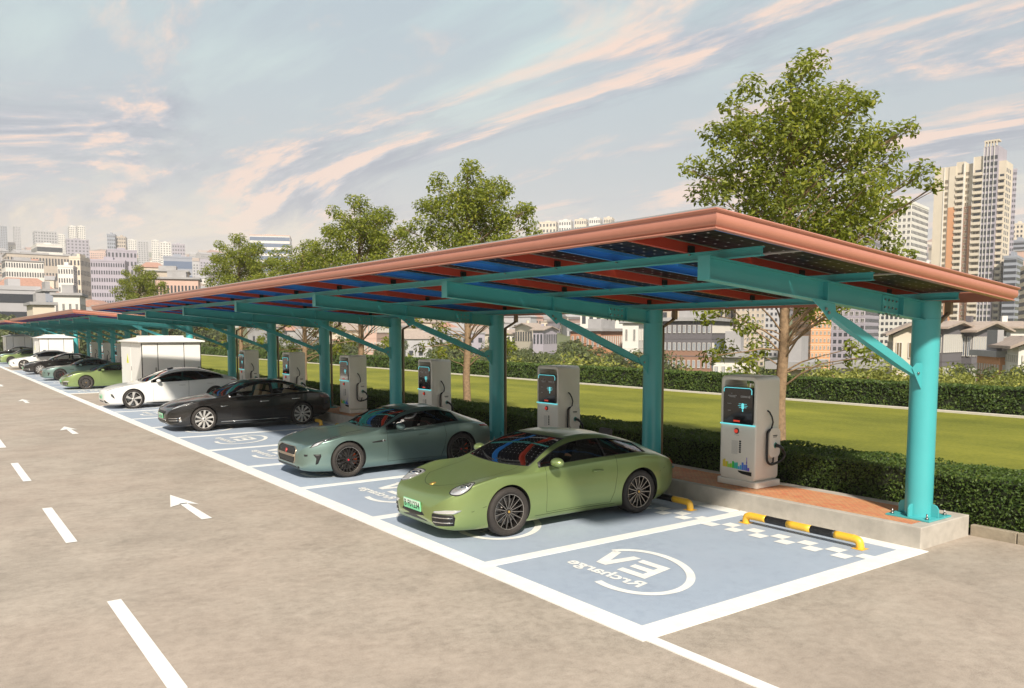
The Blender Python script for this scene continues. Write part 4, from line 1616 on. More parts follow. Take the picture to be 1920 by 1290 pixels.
    s = MB(); Pt.make(s, rw_, TOP(), -0.005, 5, 0, step=.06); s.build('rear_window', M['privacy'], root)
    s = MB(); Pt.make(s, ws_, TOP(), 0.002, 1, .003, step=.05, inner=.965); s.build('screen_surround', M['black'], root)
    # wipers
    xb0 = c['screen'][0]
    for y0_, y1_ in ((-.50, .02), (.02, .52)):
        s = MB()
        pts = []
        for t in np.linspace(0, 1, 7):
            x = xb0+.03+.13*((y0_+(y1_-y0_)*t)/.6)**2+.05*t; y = y0_+(y1_-y0_)*t
            p, nn = Pt.hit(Vector((x, y, 3)), Vector((0, 0, -1))); pts.append(p+nn*.018)
        s.tube(pts, .008, 6); s.build('wiper', M['black'], root)
    # seats, dash, steering wheel
    sm = c['seatmat']
    xd = c['cabin'][0]+c.get('dash', .55)
    s = MB(); s.box(xd-.40, xd+.05, -.66, .66, .40, c['zs'](xd)-.02); s.build('dashboard', M['darkleather'], root, bevel=.03)
    s = MB()
    Mx = Matrix.Translation((xd+.22, -.36, .80)) @ Matrix.Rotation(rad(-62), 4, 'Y')
    s.lathe([(.175+.014*cos(t), .014*sin(t)) for t in np.linspace(0, 2*pi, 9)], 'z', 24, Mx)
    s.box(-.16, .16, -.02, .02, -.01, .01, Mx); s.build('steering_wheel', M['black'], root)
    for sx_, rows in c['seats']:
        for y in ((-.37, .37) if rows == 2 else (0,)):
            s = MB(); seat_mesh(s, sx_, y, .50 if rows == 2 else 1.20, c.get('seatback', .60)); s.build('seat', sm, root, bevel=.035)
    # wheels
    for ax, wx in ((c['ax'][0], 0), (c['ax'][1], 1)):
        for sg in (-1, 1):
            tw = c['tw'][wx]
            yc = sg*(c['track'][wx]-tw/2)
            make_wheel(root, c['wr_r'], c['rimr'], tw, c['spokes'][0], c['spokes'][1], (ax, yc, c['wr_r']), sg > 0, c.get('badge'), c.get('caliper'))
    # mirrors
    mx, mz, my = c['mirror']
    for sg in (-1, 1):
        s = MB()
        vs = []; fs = []
        nu, nv = 14, 10
        for i in range(nv+1):
            f = pi*i/nv
            for j in range(nu):
                t = 2*pi*j/nu
                vs.append((mx+(.075 if cos(t) < 0 else .05)*cos(t)*sin(f)*1.35, sg*(my+.12-.115*cos(f)), mz+.062*sin(t)*sin(f)*(1.15 if sin(t) > 0 else .95)))
        for i in range(nv):
            for j in range(nu):
                j2 = (j+1) % nu
                fs.append((i*nu+j, i*nu+j2, (i+1)*nu+j2, (i+1)*nu+j))
        s.add(vs, fs, True)
        mo = s.build('mirror', c.get('mirrormat', c['paint']), root)
        s = MB(); s.tube([(mx+.02, sg*(my-.10), mz-.055), (mx+.01, sg*(my+.02), mz-.045), (mx, sg*(my+.09), mz-.03)], [.022, .018, .016], 8)
        s.build('mirror_arm', M['black'], mo)
    return root, Pt, doors, mats

def plate(root, x, z, text, tilt=0.0, y=0.0, w=0.46):
    s = MB()
    Mx = Matrix.Translation((x, y, z)) @ Matrix.Rotation(tilt, 4, 'Y')
    s.box(-.012, 0, -w/2, w/2, -.07, .07, Mx)
    p = s.build('number_plate', M['plateg'], root, bevel=.003)
    me = text_mesh(text, .125, 0, .002)
    s = MB()
    s.add([Mx @ Vector((-.0135, -v.co.x*.88, v.co.y*0.98-.002)) for v in me.vertices], [tuple(f.vertices) for f in me.polygons])
    s.build('plate_lettering', M['white'] if False else M['black'], p)
    s = MB(); s.box(-.0128, -.012, -w/2+.006, w/2-.006, .0, .066, Mx)
    s.build('plate_upper_band', pmat('plate_white_green', (0.62, 0.80, 0.66), .5), p)
    return p

def mirror_poly(p): return [(-u, v) for u, v in p]

# ---------------------------------------------------------------- green coupe
def green_coupe():
    c = dict(name='sports_coupe', label='x', group='cars parked under the canopies', L=4.50, paint=paint('olive_green_paint', (0.255, 0.335, 0.125), 0.33, 0.62),
        zb=[(0, .27), (.08, .17), (.3, .135), (.8, .13), (3.6, .14), (4.2, .22), (4.5, .36)],
        zt=[(0, .50), (.03, .545), (.10, .60), (.25, .662), (.5, .718), (.9, .785), (1.12, .832), (1.29, .868), (1.40, .91), (1.7, 1.065), (2.0, 1.19), (2.3, 1.262), (2.6, 1.282), (2.95, 1.262), (3.4, 1.17), (3.8, 1.05), (4.1, .925), (4.3, .835), (4.42, .75), (4.5, .62)],
        zs=[(0, .45), (.05, .53), (.15, .61), (.35, .715), (.6, .790), (.95, .845), (1.3, .845), (1.8, .87), (2.4, .895), (3.0, .915), (3.4, .925), (3.8, .885), (4.15, .80), (4.4, .68), (4.5, .56)],
        wm=[(0, .46), (.04, .58), (.12, .69), (.28, .79), (.5, .855), (.98, .905), (1.4, .885), (1.9, .864), (2.5, .868), (3.0, .915), (3.45, .965), (3.8, .945), (4.1, .87), (4.32, .77), (4.45, .64), (4.5, .50)],
        wr=[(0, .30), (.3, .46), (.75, .58), (1.0, .68), (1.27, .80), (1.46, .775), (1.8, .69), (2.15, .615), (2.6, .575), (3.1, .525), (3.5, .47), (3.9, .46), (4.5, .34)],
        kr=[(0, .75), (1.0, .78), (1.34, .90), (2.1, .91), (3.0, .88), (3.5, .82), (4.0, .75), (4.5, .7)],
        tumble=.95, cabin=(1.32, 3.75), dlo=(1.54, 3.62), pillars=(2.80,), bp=.012, screen=(1.335, 2.15, .075, .05, .028), rearscreen=(3.10, 3.80, -.06, -.12, .06),
        ax=(.99, 3.44), arch=(.365, .372), wr_r=.338, rimr=.248, track=(.895, .925), tw=(.23, .28), spokes=(15, 'thin'), badge=M['gold'],
        doors=[[(1.66, .245), (2.86, .245), (2.93, .40), (2.98, .70), (2.97, .935), (2.5, .925), (1.95, .905), (1.66, .885)]],
        mirror=(1.76, .955, .86), seats=[(2.45, 2), (3.15, 1)], seatmat=M['darkleather'], seatback=.58, sideglass=M['glass'], dash=.52)
    root, Pt, doors, mats = build_car(c)
    for sg in (-1, 1):
        fr = DIR((.40, sg*.655, .66), (.62, -sg*.42, -.66), (.80, sg*.28, .52))
        s = MB(); Pt.make(s, ell(.185, .115, 32, 2.3), fr, .006, 5, .02, step=.04); h = s.build('headlight', M['lampclear'], root)
        s = MB(); Pt.make(s, ell(.185, .115, 32, 2.3), fr, .008, 1, .004, step=.04, inner=.93); s.build('lamp_rim', M['black'], h)
        s = MB(); Pt.make(s, [(u+.055, v) for u, v in ell(.075, .08, 24)], fr, .010, 1, .004, step=.03, inner=.72)
        Pt.make(s, [(u+.055, v) for u, v in ell(.035, .036, 20)], fr, .011, 3, .004, step=.03)
        s.build('projector', M['chrome'], h)
        # lower intake with slats and the day-lamp blade above it
        fi = DIR((.12, sg*.60, .30), (.88, -sg*.46, 0), (sg*-.46, -.88*1, 0))
        s = MB(); Pt.make(s, [(-.16, .075), (.15, .075), (.17, .03), (.15, -.075), (-.12, -.09), (-.17, -.04)], fi, .004, 4, .02, step=.04); g = s.build('air_intake', M['grille'], root)
        s = MB()
        for v in (.03, -.035): Pt.make(s, [(-.15, v-.006), (.14, v-.006), (.14, v+.006), (-.15, v+.006)], fi, .010, 2, .006, step=.05)
        s.build('intake_slat', M['chrome'], g)
        s = MB(); Pt.make(s, [(-.14, .085), (.16, .088), (.22, .115), (.24, .135), (.05, .135), (-.12, .11)], fi, .010, 3, .012, step=.04); s.build('day_lamp', M['lampclear'], root)
    s = MB(); Pt.make(s, [(-.30, .325), (-.26, .36), (.26, .36), (.30, .325), (.33, .235), (-.33, .235)], FRONT(), .003, 4, .02, step=.05); s.build('air_intake', M['grille'], root)
    s = MB()
    for pl in ([(2.0, .0)],):
        pass
    fr = DIR((.30, 0, .68), (.35, 0, -.94), (1, 0, .37))
    s = MB(); Pt.make(s, [(-.04, .026), (.035, .033), (.05, 0), (.035, -.033), (-.04, -.026)], fr, .006, 2, .004); s.build('badge', M['gold'], root)
    s = MB(); Pt.ribbon(s, [(.25+.30*(abs(y)/.5)**2+ .0, y) for y in np.linspace(-.5, .5, 15)], TOP(), .006)
    for sg in (-1, 1): Pt.ribbon(s, [(x, sg*(.50+.10*sin((x-.55)*1.5))) for x in np.linspace(.55, 1.60, 14)], TOP(), .006)
    Pt.ribbon(s, [(.22, .395), (.42, .405), (.62, .46)], SIDE(-1), .005)
    Pt.ribbon(s, [(3.86, .62), (4.0, .66), (4.15, .74)], SIDE(-1), .005)
    s.build('panel_line', M['gap'], root)
    s = MB()
    Pt.make(s, [(u+2.62, v+.735) for u, v in ell(.085, .030, 20)], SIDE(-1), .001, 3, 0)
    p, n_ = Pt.hit(Vector((2.62, -2.5, .742)), Vector((0, 1, 0)))
    s.tube([p+Vector((-.095, -.012, .004)), p+Vector((0, -.034, .004)), p+Vector((.095, -.012, 0))], .013, 8)
    s.build('handle', c['paint'], doors[0])
    for sg in (-1, 1):
        s = MB(); Pt.make(s, [(4.28, .80), (4.42, .70), (4.47, .66), (4.44, .62), (4.30, .70), (4.18, .79)], SIDE(sg), .004, 3, .01, step=.03); s.build('tail_lamp', M['tail'], root)
    s = MB(); Pt.ribbon(s, [(x, .215) for x in np.linspace(1.45, 2.95, 10)], SIDE(-1), .006); s.build('sill_line', M['gap'], root)
    plate(root, -.022, .425, 'B F01234', rad(-4), y=.0)
    return root

# ---------------------------------------------------------------- teal coupe
def teal_coupe():
    c = dict(name='grand_tourer', label='x', group='cars parked under the canopies', L=4.47, paint=paint('grey_teal_paint', (0.20, 0.29, 0.262), 0.30, 0.72),
        zb=[(0, .24), (.08, .17), (.3, .14), (.8, .13), (3.6, .14), (4.15, .22), (4.47, .38)],
        zt=[(0, .56), (.03, .635), (.12, .70), (.3, .745), (.6, .795), (1.0, .833), (1.35, .86), (1.53, .88), (1.65, .92), (1.92, 1.065), (2.2, 1.195), (2.5, 1.265), (2.8, 1.295), (3.1, 1.29), (3.4, 1.23), (3.8, 1.075), (4.1, .965), (4.3, .905), (4.40, .84), (4.47, .70)],
        zs=[(0, .50), (.05, .60), (.2, .68), (.5, .755), (.88, .825), (1.3, .835), (1.8, .845), (2.4, .865), (3.0, .90), (3.5, .935), (3.85, .91), (4.15, .86), (4.38, .76), (4.47, .62)],
        wm=[(0, .56), (.05, .66), (.15, .75), (.35, .85), (.6, .92), (.90, .945), (1.4, .915), (2.0, .89), (2.6, .90), (3.1, .94), (3.5, .962), (3.8, .95), (4.1, .88), (4.32, .79), (4.43, .70), (4.47, .60)],
        wr=[(0, .36), (.3, .50), (.9, .60), (1.22, .72), (1.52, .82), (1.72, .79), (2.05, .70), (2.38, .625), (2.75, .585), (3.2, .535), (3.6, .47), (4.0, .47), (4.47, .38)],
        kr=[(0, .75), (1.25, .78), (1.6, .90), (2.2, .91), (3.0, .88), (3.5, .82), (4.0, .75), (4.47, .7)],
        tumble=.945, cabin=(1.55, 3.72), dlo=(1.77, 3.50), pillars=(), screen=(1.575, 2.33, .09, .05, .028), rearscreen=(3.15, 3.85, -.06, -.12, .07),
        ax=(.90, 3.52), arch=(.375, .378), wr_r=.348, rimr=.262, track=(.925, .945), tw=(.25, .29), spokes=(10, 'split'), badge=pmat('red_badge', (.5, .02, .04), .4), caliper=M['orange'],
        doors=[[(1.78, .24), (3.02, .24), (3.10, .45), (3.14, .70), (3.10, .915), (2.6, .90), (2.1, .88), (1.78, .86)]],
        mirror=(2.02, .945, .885), seats=[(2.68, 2)], seatmat=M['darkleather'], seatback=.56, sideglass=M['glass'], dash=.50)
    root, Pt, doors, mats = build_car(c)
    for sg in (-1, 1):
        fr = DIR((.47, sg*.74, .70), (.45, -sg*.62, -.64), (.86, sg*.28, .30))
        s = MB(); Pt.make(s, [(-.30, -.050), (-.10, .018), (.15, .062), (.36, .080), (.22, .025), (.05, -.045), (-.15, -.075)], fr, .006, 4, .015, step=.04); h = s.build('headlight', M['lampdark'], root)
        s = MB(); Pt.make(s, [(-.27, -.055), (-.12, -.022), (.02, -.010), (-.02, -.04), (-.15, -.07)], fr, .010, 2, .004, step=.04)
        Pt.make(s, [(u+.05, v-.005) for u, v in ell(.032, .022, 14)], fr, .010, 2, .004); s.build('projector', M['lampclear'], h)
        fi = DIR((.22, sg*.76, .40), (.75, -sg*.66, 0), (sg*-.66, -.75, 0))
        s = MB(); Pt.make(s, [(.02, .10), (.155, .10), (.16, .06), (.10, -.085), (.055, -.10), (.075, .02)], fi, .004, 3, .02, step=.04)
        Pt.make(s, [(-.16, .10), (-.08, .10), (-.085, .065), (-.14, .06)], fi, .004, 2, .01, step=.04)
        s.build('air_intake', M['grille'], root)
        s = MB(); Pt.make(s, [(1.05, sg*.47-.012), (1.42, sg*.44-.02), (1.42, sg*.44+.02), (1.05, sg*.47+.012)], TOP(), .002, 2, .004, step=.05); s.build('bonnet_vent', M['grille'], root)
    s = MB(); Pt.make(s, [(-.34, .62), (.34, .62), (.44, .57), (.42, .36), (.37, .305), (-.37, .305), (-.42, .36), (-.44, .57)], FRONT(), .004, 5, .02, step=.05); g = s.build('grille', M['grille'], root)
    s = MB()
    Pt.make(s, [(-.41, .430), (.41, .430), (.42, .475), (-.42, .475)], FRONT(), .016, 3, .012, step=.06)
    Pt.make(s, [(u*1.0, v) for u, v in [(-.36, .625), (.36, .625), (.46, .57), (.44, .36), (.385, .295), (-.385, .295), (-.44, .36), (-.46, .57)]], FRONT(), .012, 1, .008, step=.05, inner=.955)
    s.build('grille_bar', pmat('bronze_trim', (.40, .33, .25), .3, .8), g)
    s = MB(); Pt.make(s, [(u, v+.52) for u, v in ell(.04, .04, 20)], FRONT(), .018, 2, .008); s.build('badge', pmat('badge_red', (.4, .05, .05), .3, .3), root)
    s = MB(); Pt.make(s, [(-.55, .215), (.55, .215), (.56, .255), (-.56, .255)], FRONT(), .010, 3, .02, step=.06); s.build('lower_lip', M['black'], root)
    s = MB(); Pt.make(s, [(1.40, .665), (1.68, .690), (1.72, .665), (1.66, .648), (1.44, .645)], SIDE(-1), .003, 2, .01, step=.04); s.build('side_vent', M['grille'], root)
    s = MB(); Pt.make(s, [(1.655, .69), (1.735, .69), (1.72, .655), (1.66, .655)], SIDE(-1), .006, 2, .006, step=.04); s.build('vent_blade', M['chrome'], root)
    s = MB()
    for sg in (-1, 1): Pt.ribbon(s, [(x, sg*(.60+.09*(x-.4))) for x in np.linspace(.35, 1.75, 14)], TOP(), .006)
    Pt.ribbon(s, [(2.50, .72), (2.72, .735), (2.72, .755), (2.50, .74), (2.50, .72)], SIDE(-1), .004)
    s.build('panel_line', M['gap'], root)
    for sg in (-1, 1):
        s = MB(); Pt.make(s, [(4.00, .845), (4.30, .845), (4.42, .80), (4.44, .76), (4.25, .79), (4.05, .815)], SIDE(sg), .004, 3, .01, step=.03); s.build('tail_lamp', M['tail'], root)
    return root

# ---------------------------------------------------------------- black saloon
def black_saloon():
    c = dict(name='fastback_saloon', label='x', group='cars parked under the canopies', L=4.98, paint=paint('black_paint', (0.018, 0.016, 0.015), 0.22, 0.3),
        zb=[(0, .27), (.08, .19), (.3, .155), (.8, .15), (4.1, .16), (4.6, .24), (4.98, .40)],
        zt=[(0, .56), (.03, .635), (.10, .69), (.25, .755), (.5, .83), (.9, .895), (1.2, .935), (1.40, .955), (1.52, .99), (1.85, 1.15), (2.25, 1.325), (2.65, 1.42), (3.0, 1.44), (3.3, 1.425), (3.7, 1.345), (4.1, 1.21), (4.45, 1.09), (4.7, 1.025), (4.85, .97), (4.94, .88), (4.98, .74)],
        zs=[(0, .50), (.05, .60), (.2, .69), (.5, .80), (.93, .885), (1.4, .915), (2.0, .935), (2.8, .955), (3.5, .985), (4.0, 1.01), (4.4, .99), (4.7, .93), (4.9, .83), (4.98, .68)],
        wm=[(0, .54), (.05, .64), (.15, .74), (.35, .84), (.6, .91), (.93, .955), (1.5, .948), (2.5, .952), (3.3, .962), (3.9, .975), (4.25, .95), (4.6, .87), (4.82, .78), (4.94, .68), (4.98, .58)],
        wr=[(0, .34), (.3, .50), (.9, .62), (1.1, .74), (1.38, .835), (1.66, .80), (2.05, .72), (2.45, .66), (3.0, .615), (3.5, .57), (4.0, .53), (4.5, .55), (4.98, .42)],
        kr=[(0, .75), (1.15, .78), (1.5, .90), (2.2, .91), (3.2, .89), (3.8, .84), (4.4, .75), (4.98, .7)],
        tumble=.95, cabin=(1.42, 4.30), dlo=(1.67, 4.16), pillars=(2.98,), bp=.04, screen=(1.44, 2.33, .09, .05, .028), rearscreen=(3.45, 4.35, -.06, -.14, .06),
        ax=(.94, 3.90), arch=(.385, .385), wr_r=.352, rimr=.268, track=(.945, .955), tw=(.25, .26), spokes=(10, 'turbine'), trim=M['chrome'],
        doors=[[(1.72, .27), (2.90, .27), (2.95, .45), (2.975, .985), (2.4, .965), (1.72, .945)], [(2.99, .27), (3.50, .27), (3.62, .50), (3.86, .78), (3.96, 1.015), (3.4, 1.005), (2.99, .985)]],
        mirror=(1.96, 1.02, .925), mirrormat=paint('mirror_black', (.03, .028, .027), .2, .3), seats=[(2.62, 2), (3.55, 1)], seatmat=M['beige'], sideglass=M['clearglass'], dash=.55)
    root, Pt, doors, mats = build_car(c)
    for sg in (-1, 1):
        fr = DIR((.42, sg*.70, .70), (.55, -sg*.50, -.62), (.82, sg*.40, .26))
        s = MB(); Pt.make(s, [(-.27, -.040), (-.12, .035), (.10, .072), (.32, .085), (.30, .030), (.12, -.028), (-.10, -.060)], fr, .006, 4, .015, step=.04); h = s.build('headlight', M['lampclear'], root)
        s = MB(); Pt.make(s, [(-.05, .0), (.12, .05), (.26, .065), (.22, .025), (.05, -.02)], fr, .010, 3, .004, step=.04); s.build('projector', M['lampdark'], h)
        fi = DIR((.18, sg*.72, .36), (.78, -sg*.62, 0), (sg*-.62, -.78, 0))
        s = MB(); Pt.make(s, [(-.20, .055), (.10, .06), (.10, -.075), (-.18, -.085)], fi, .003, 3, .015, step=.04); g = s.build('fog_recess', M['grille'], root)
        s = MB()
        for v in (.045, -.02): Pt.make(s, [(-.19, v-.010), (.11, v-.006), (.12, v+.012), (-.19, v+.004)], fi, .010, 2, .006, step=.05)
        Pt.make(s, [(.12, .075), (.17, .085), (.185, -.05), (.13, -.075)], fi, .008, 2, .006, step=.04)
        s.build('fog_trim', M['chrome'], g)
    s = MB(); Pt.make(s, [(-.36, .60), (.36, .60), (.42, .57), (.36, .52), (-.36, .52), (-.42, .57)], FRONT(), .003, 3, .01, step=.05); s.build('nose_slot', M['grille'], root)
    s = MB(); Pt.make(s, [(-.46, .335), (.46, .335), (.48, .29), (.42, .235), (-.42, .235), (-.48, .29)], FRONT(), .004, 3, .02, step=.05); g = s.build('air_intake', M['grille'], root)
    s = MB(); Pt.make(s, [(-.47, .345), (.47, .345), (.47, .365), (-.47, .365)], FRONT(), .010, 2, .008, step=.06); s.build('intake_trim', M['chrome'], g)
    s = MB()
    for sg in (-1, 1): Pt.ribbon(s, [(x, sg*(.56+.10*(x-.4))) for x in np.linspace(.35, 1.62, 14)], TOP(), .006)
    s.build('panel_line', M['gap'], root)
    s = MB(); Pt.make(s, [(1.42, .245), (3.42, .245), (3.42, .262), (1.42, .262)], SIDE(-1), .006, 1, .006, step=.08, inner=.02); s.build('sill_trim', M['chrome'], root)
    s = MB(); Pt.make(s, [(1.40, .715), (1.60, .735), (1.63, .715), (1.45, .690)], SIDE(-1), .004, 2, .006, step=.04); s.build('side_repeater', M['chrome'], root)
    for d, (x, z) in zip(doors, ((2.72, .80), (3.70, .835))):
        s = MB(); Pt.make(s, [(x-.13, z-.014), (x+.13, z-.012), (x+.13, z+.014), (x-.13, z+.012)], SIDE(-1), .006, 2, .006, step=.05); s.build('handle', M['chrome'], d)
    for sg in (-1, 1):
        s = MB(); Pt.make(s, [(4.50, .90), (4.78, .93), (4.92, .86), (4.93, .80), (4.74, .80), (4.55, .83)], SIDE(sg), .004, 3, .01, step=.03); s.build('tail_lamp', pmat('tail_lamp_smoked', (.16, .06, .05), .1, coat=1.0), root)
    plate(root, -.03, .455, 'B F01234', rad(-4))
    return root

# ---------------------------------------------------------------- white saloon
def white_saloon():
    c = dict(name='electric_saloon', label='x', group='cars parked under the canopies', L=5.10, paint=paint('white_paint', (0.76, 0.75, 0.72), 0.30, 0.0),
        zb=[(0, .26), (.08, .19), (.3, .16), (.8, .155), (4.2, .16), (4.7, .24), (5.10, .42)],
        zt=[(0, .58), (.03, .665), (.10, .72), (.25, .785), (.5, .86), (.9, .915), (1.18, .955), (1.36, .98), (1.48, 1.02), (1.85, 1.20), (2.25, 1.375), (2.62, 1.468), (3.0, 1.50), (3.35, 1.49), (3.8, 1.41), (4.2, 1.29), (4.55, 1.17), (4.8, 1.105), (4.97, 1.05), (5.06, .95), (5.10, .78)],
        zs=[(0, .52), (.05, .63), (.2, .72), (.5, .815), (.95, .895), (1.4, .925), (2.0, .95), (2.8, .975), (3.6, 1.01), (4.1, 1.045), (4.5, 1.04), (4.8, .99), (5.0, .88), (5.10, .70)],
        wm=[(0, .60), (.05, .70), (.15, .79), (.35, .87), (.6, .93), (.95, .965), (1.5, .955), (2.6, .96), (3.4, .97), (4.0, .985), (4.4, .96), (4.7, .89), (4.93, .80), (5.05, .70), (5.10, .60)],
        wr=[(0, .38), (.3, .52), (.9, .64), (1.08, .76), (1.33, .85), (1.64, .81), (2.05, .725), (2.45, .67), (3.0, .625), (3.6, .58), (4.1, .55), (4.6, .57), (5.10, .44)],
        kr=[(0, .75), (1.1, .78), (1.48, .90), (2.1, .91), (3.3, .89), (4.0, .84), (4.6, .75), (5.10, .7)],
        tumble=.95, cabin=(1.36, 4.45), dlo=(1.60, 4.36), pillars=(), screen=(1.375, 2.32, .09, .05, .028), rearscreen=(3.60, 4.50, -.06, -.14, .06),
        ax=(.95, 4.01), arch=(.395, .395), wr_r=.365, rimr=.280, track=(.955, .965), tw=(.245, .255), spokes=(5, 'blade'),
        doors=[[(1.66, .27), (2.92, .27), (2.96, .45), (2.98, 1.00), (2.4, .985), (1.66, .965)], [(2.99, .27), (3.58, .27), (3.72, .50), (3.98, .80), (4.06, 1.055), (3.4, 1.025), (2.99, 1.00)]],
        mirror=(1.86, 1.035, .925), seats=[(2.62, 2), (3.6, 1)], seatmat=M['darkleather'], sideglass=M['privacy'], dash=.55)
    root, Pt, doors, mats = build_car(c)
    for sg in (-1, 1):
        fr = DIR((.34, sg*.70, .755), (.60, -sg*.45, -.60), (.80, sg*.45, .16))
        s = MB(); Pt.make(s, [(-.30, -.012), (.05, .012), (.33, .030), (.33, .018), (.05, -.006), (-.30, -.028)], fr, .005, 2, .008, step=.05); s.build('headlight', M['lampdark'], root)
        fi = DIR((.24, sg*.82, .50), (.72, -sg*.68, 0), (sg*-.68, -.72, 0))
        s = MB(); Pt.make(s, [(-.06, .085), (.0, .09), (.055, .0), (.085, -.10), (.03, -.075), (-.04, .0)], fi, .004, 3, .012, step=.03); s.build('lower_lamp', M['lampdark'], root)
        s = MB(); Pt.make(s, [(-.18, .055), (-.10, .05), (.02, -.015), (.09, -.06), (-.17, -.06)], DIR((.12, sg*.66, .29), (.85, -sg*.5, 0), (sg*-.5, -.85, 0)), .004, 3, .015, step=.04); s.build('air_intake', M['grille'], root)
    s = MB(); Pt.make(s, [(-.50, .30), (.50, .30), (.50, .245), (-.50, .245)], FRONT(), .004, 3, .02, step=.05); s.build('air_intake', M['grille'], root)
    s = MB()
    for sg in (-1, 1): Pt.ribbon(s, [(x, sg*(.60+.09*(x-.4))) for x in np.linspace(.30, 1.55, 14)], TOP(), .005)
    s.build('panel_line', M['gap'], root)
    s = MB(); Pt.make(s, [(1.40, .165), (3.55, .165), (3.55, .225), (1.40, .225)], SIDE(-1), .006, 2, .006, step=.08); s.build('sill_trim', M['black'], root)
    for d, (x, z) in zip(doors, ((2.74, .84), (3.80, .87))):
        s = MB(); Pt.ribbon(s, [(x-.12, z-.013), (x+.12, z-.011), (x+.12, z+.013), (x-.12, z+.011), (x-.12, z-.013)], SIDE(-1), .004); s.build('handle', M['gap'], d)
    for sg in (-1, 1):
        s = MB(); Pt.make(s, [(4.62, 1.00), (4.88, 1.015), (5.02, .985), (5.03, .955), (4.86, .96), (4.66, .97)], SIDE(sg), .004, 3, .01, step=.03); s.build('tail_lamp', M['tail'], root)
    # sensor bump and dark roof strip above the windscreen
    s = MB(); Pt.make(s, [(u+2.52, v) for u, v in ell(.10, .14, 20, 2.6)], TOP(), .045, 4, .06, step=.04); s.build('roof_sensor', M['black'], root)
    plate(root, -.03, .455, 'B F01234', rad(-4))
    return root

cars = [green_coupe(), teal_coupe(), black_saloon(), white_saloon()]
SCALE = [1.035, 1.01, 1.01, 1.0]
HALF = [.895, .925, .945, .955]
def y_from_px(px, X):
    d = ray(px, 700)
    return CAM.y+(X-CAM.x)*d.y/d.x
place = [(0, 1.10, 5.32), (1, 1.27, 11.02), (2, 1.10, 20.58), (3, .95, 29.55)]
place2 = [(0, 1.25, y_from_px(161, 1.25)+.92), (1, 1.25, y_from_px(113, 1.25)+.93), (2, 1.15, y_from_px(76, 1.15)+.95), (3, 1.1, y_from_px(46, 1.1)+.96)]
yy = y_from_px(22, 1.25)
place3 = [(0, 1.25, yy+.92), (1, 1.25, yy+6.6), (2, 1.2, yy+13.5)]
labs = {(0, 0): 'nearest olive green sports coupe with green number plate', (1, 0): 'nearest grey teal coupe with orange brake calipers, beside the green coupe',
        (2, 0): 'nearest black fastback saloon with silver wheels and beige seats', (3, 0): 'nearest white saloon with dark windows, before the white cabinet',
        (0, 1): 'olive green coupe half hidden behind the nearest white cabinet', (1, 1): 'grey teal coupe behind the second green coupe under the middle canopy',
        (2, 1): 'black saloon under the middle canopy, small in the distance', (3, 1): 'white saloon under the middle canopy, before the second white cabinet',
        (0, 2): 'farthest olive green coupe at the left edge of the picture', (1, 2): 'farthest grey teal coupe, at the left edge behind the green one', (2, 2): 'farthest black saloon, only its roof line showing at the left edge'}
axf = [.99, .90, .94, .95]
for si, pl in enumerate((place, place2, place3)):
    for k, X, Y in pl:
        o = cars[k] if si == 0 else dup(cars[k])
        o.scale = (SCALE[k],)*3
        o.location = (X-axf[k]*SCALE[k], Y, 0.008)
        o['label'] = labs[(k, si)]

# ================================================================== CITY BELOW AND BEYOND
WC = {k: pmat('wall_'+k, c, 0.85, var=0.07, scale=0.25) for k, c in dict(
    cream=(0.63, 0.55, 0.44), white=(0.68, 0.65, 0.60), grey=(0.42, 0.41, 0.42), bluegrey=(0.29, 0.31, 0.36), pink=(0.56, 0.38, 0.31), brick=(0.40, 0.19, 0.11),
    orange=(0.60, 0.29, 0.14), dark=(0.13, 0.12, 0.13), tan=(0.46, 0.39, 0.32), brown=(0.27, 0.15, 0.10), lilac=(0.36, 0.33, 0.38)).items()}
M['rooftile'] = pmat('roof_tiles', (0.36, 0.29, 0.24), 0.9, var=0.2, scale=1.5)
M['roofred'] = pmat('roof_tiles_red', (0.40, 0.22, 0.16), 0.9, var=0.2, scale=1.5)
M['roofgrey'] = pmat('flat_roof', (0.34, 0.33, 0.33), 0.9, var=0.15, scale=0.5)
M['pane'] = pmat('window_pane', (0.045, 0.05, 0.06), 0.15)
M['panewarm'] = pmat('window_pane_warm', (0.16, 0.12, 0.07), 0.2)
M['glaze'] = pmat('blue_glazing', (0.12, 0.16, 0.24), 0.2)
M['frame'] = pmat('window_frame', (0.60, 0.57, 0.52), 0.6)
M['bluemetal'] = pmat('blue_metal_roof', (0.16, 0.30, 0.45), 0.5)

def unit_window(w, h, glass='pane'):
    me_key = (round(w, 2), round(h, 2), glass)
    if me_key in unit_window.cache: return unit_window.cache[me_key]
    s = MB()
    s.cur = 1; s.box(-w/2+.06, w/2-.06, -.05, .06, .06, h-.06)
    s.cur = 0
    s.box(-w/2, -w/2+.06, -.09, .06, 0, h); s.box(w/2-.06, w/2, -.09, .06, 0, h)
    s.box(-w/2+.06, w/2-.06, -.09, .06, h-.06, h); s.box(-w/2+.06, w/2-.06, -.13, .06, 0, .06)
    s.box(-.03, .03, -.075, .05, .06, h-.06)
    o = s.build('window', [M['frame'], M[glass]])
    me = o.data; bpy.data.objects.remove(o)
    unit_window.cache[me_key] = me
    return me
unit_window.cache = {}

def bgeom(px0, px1, D):
    pm = (px0+px1)/2
    th = math.atan((pm-960)/FPX)
    w = (px1-px0)*D*cos(th)**2/FPX
    x, y = at_dist(pm, D)
    zb = float(terrain_z(D))-1.0
    az = atan2(CAM.y-y, CAM.x-x)                  # towards the camera
    return pm, w, x, y, zb, az+pi/2               # rz turns local -Y to the camera

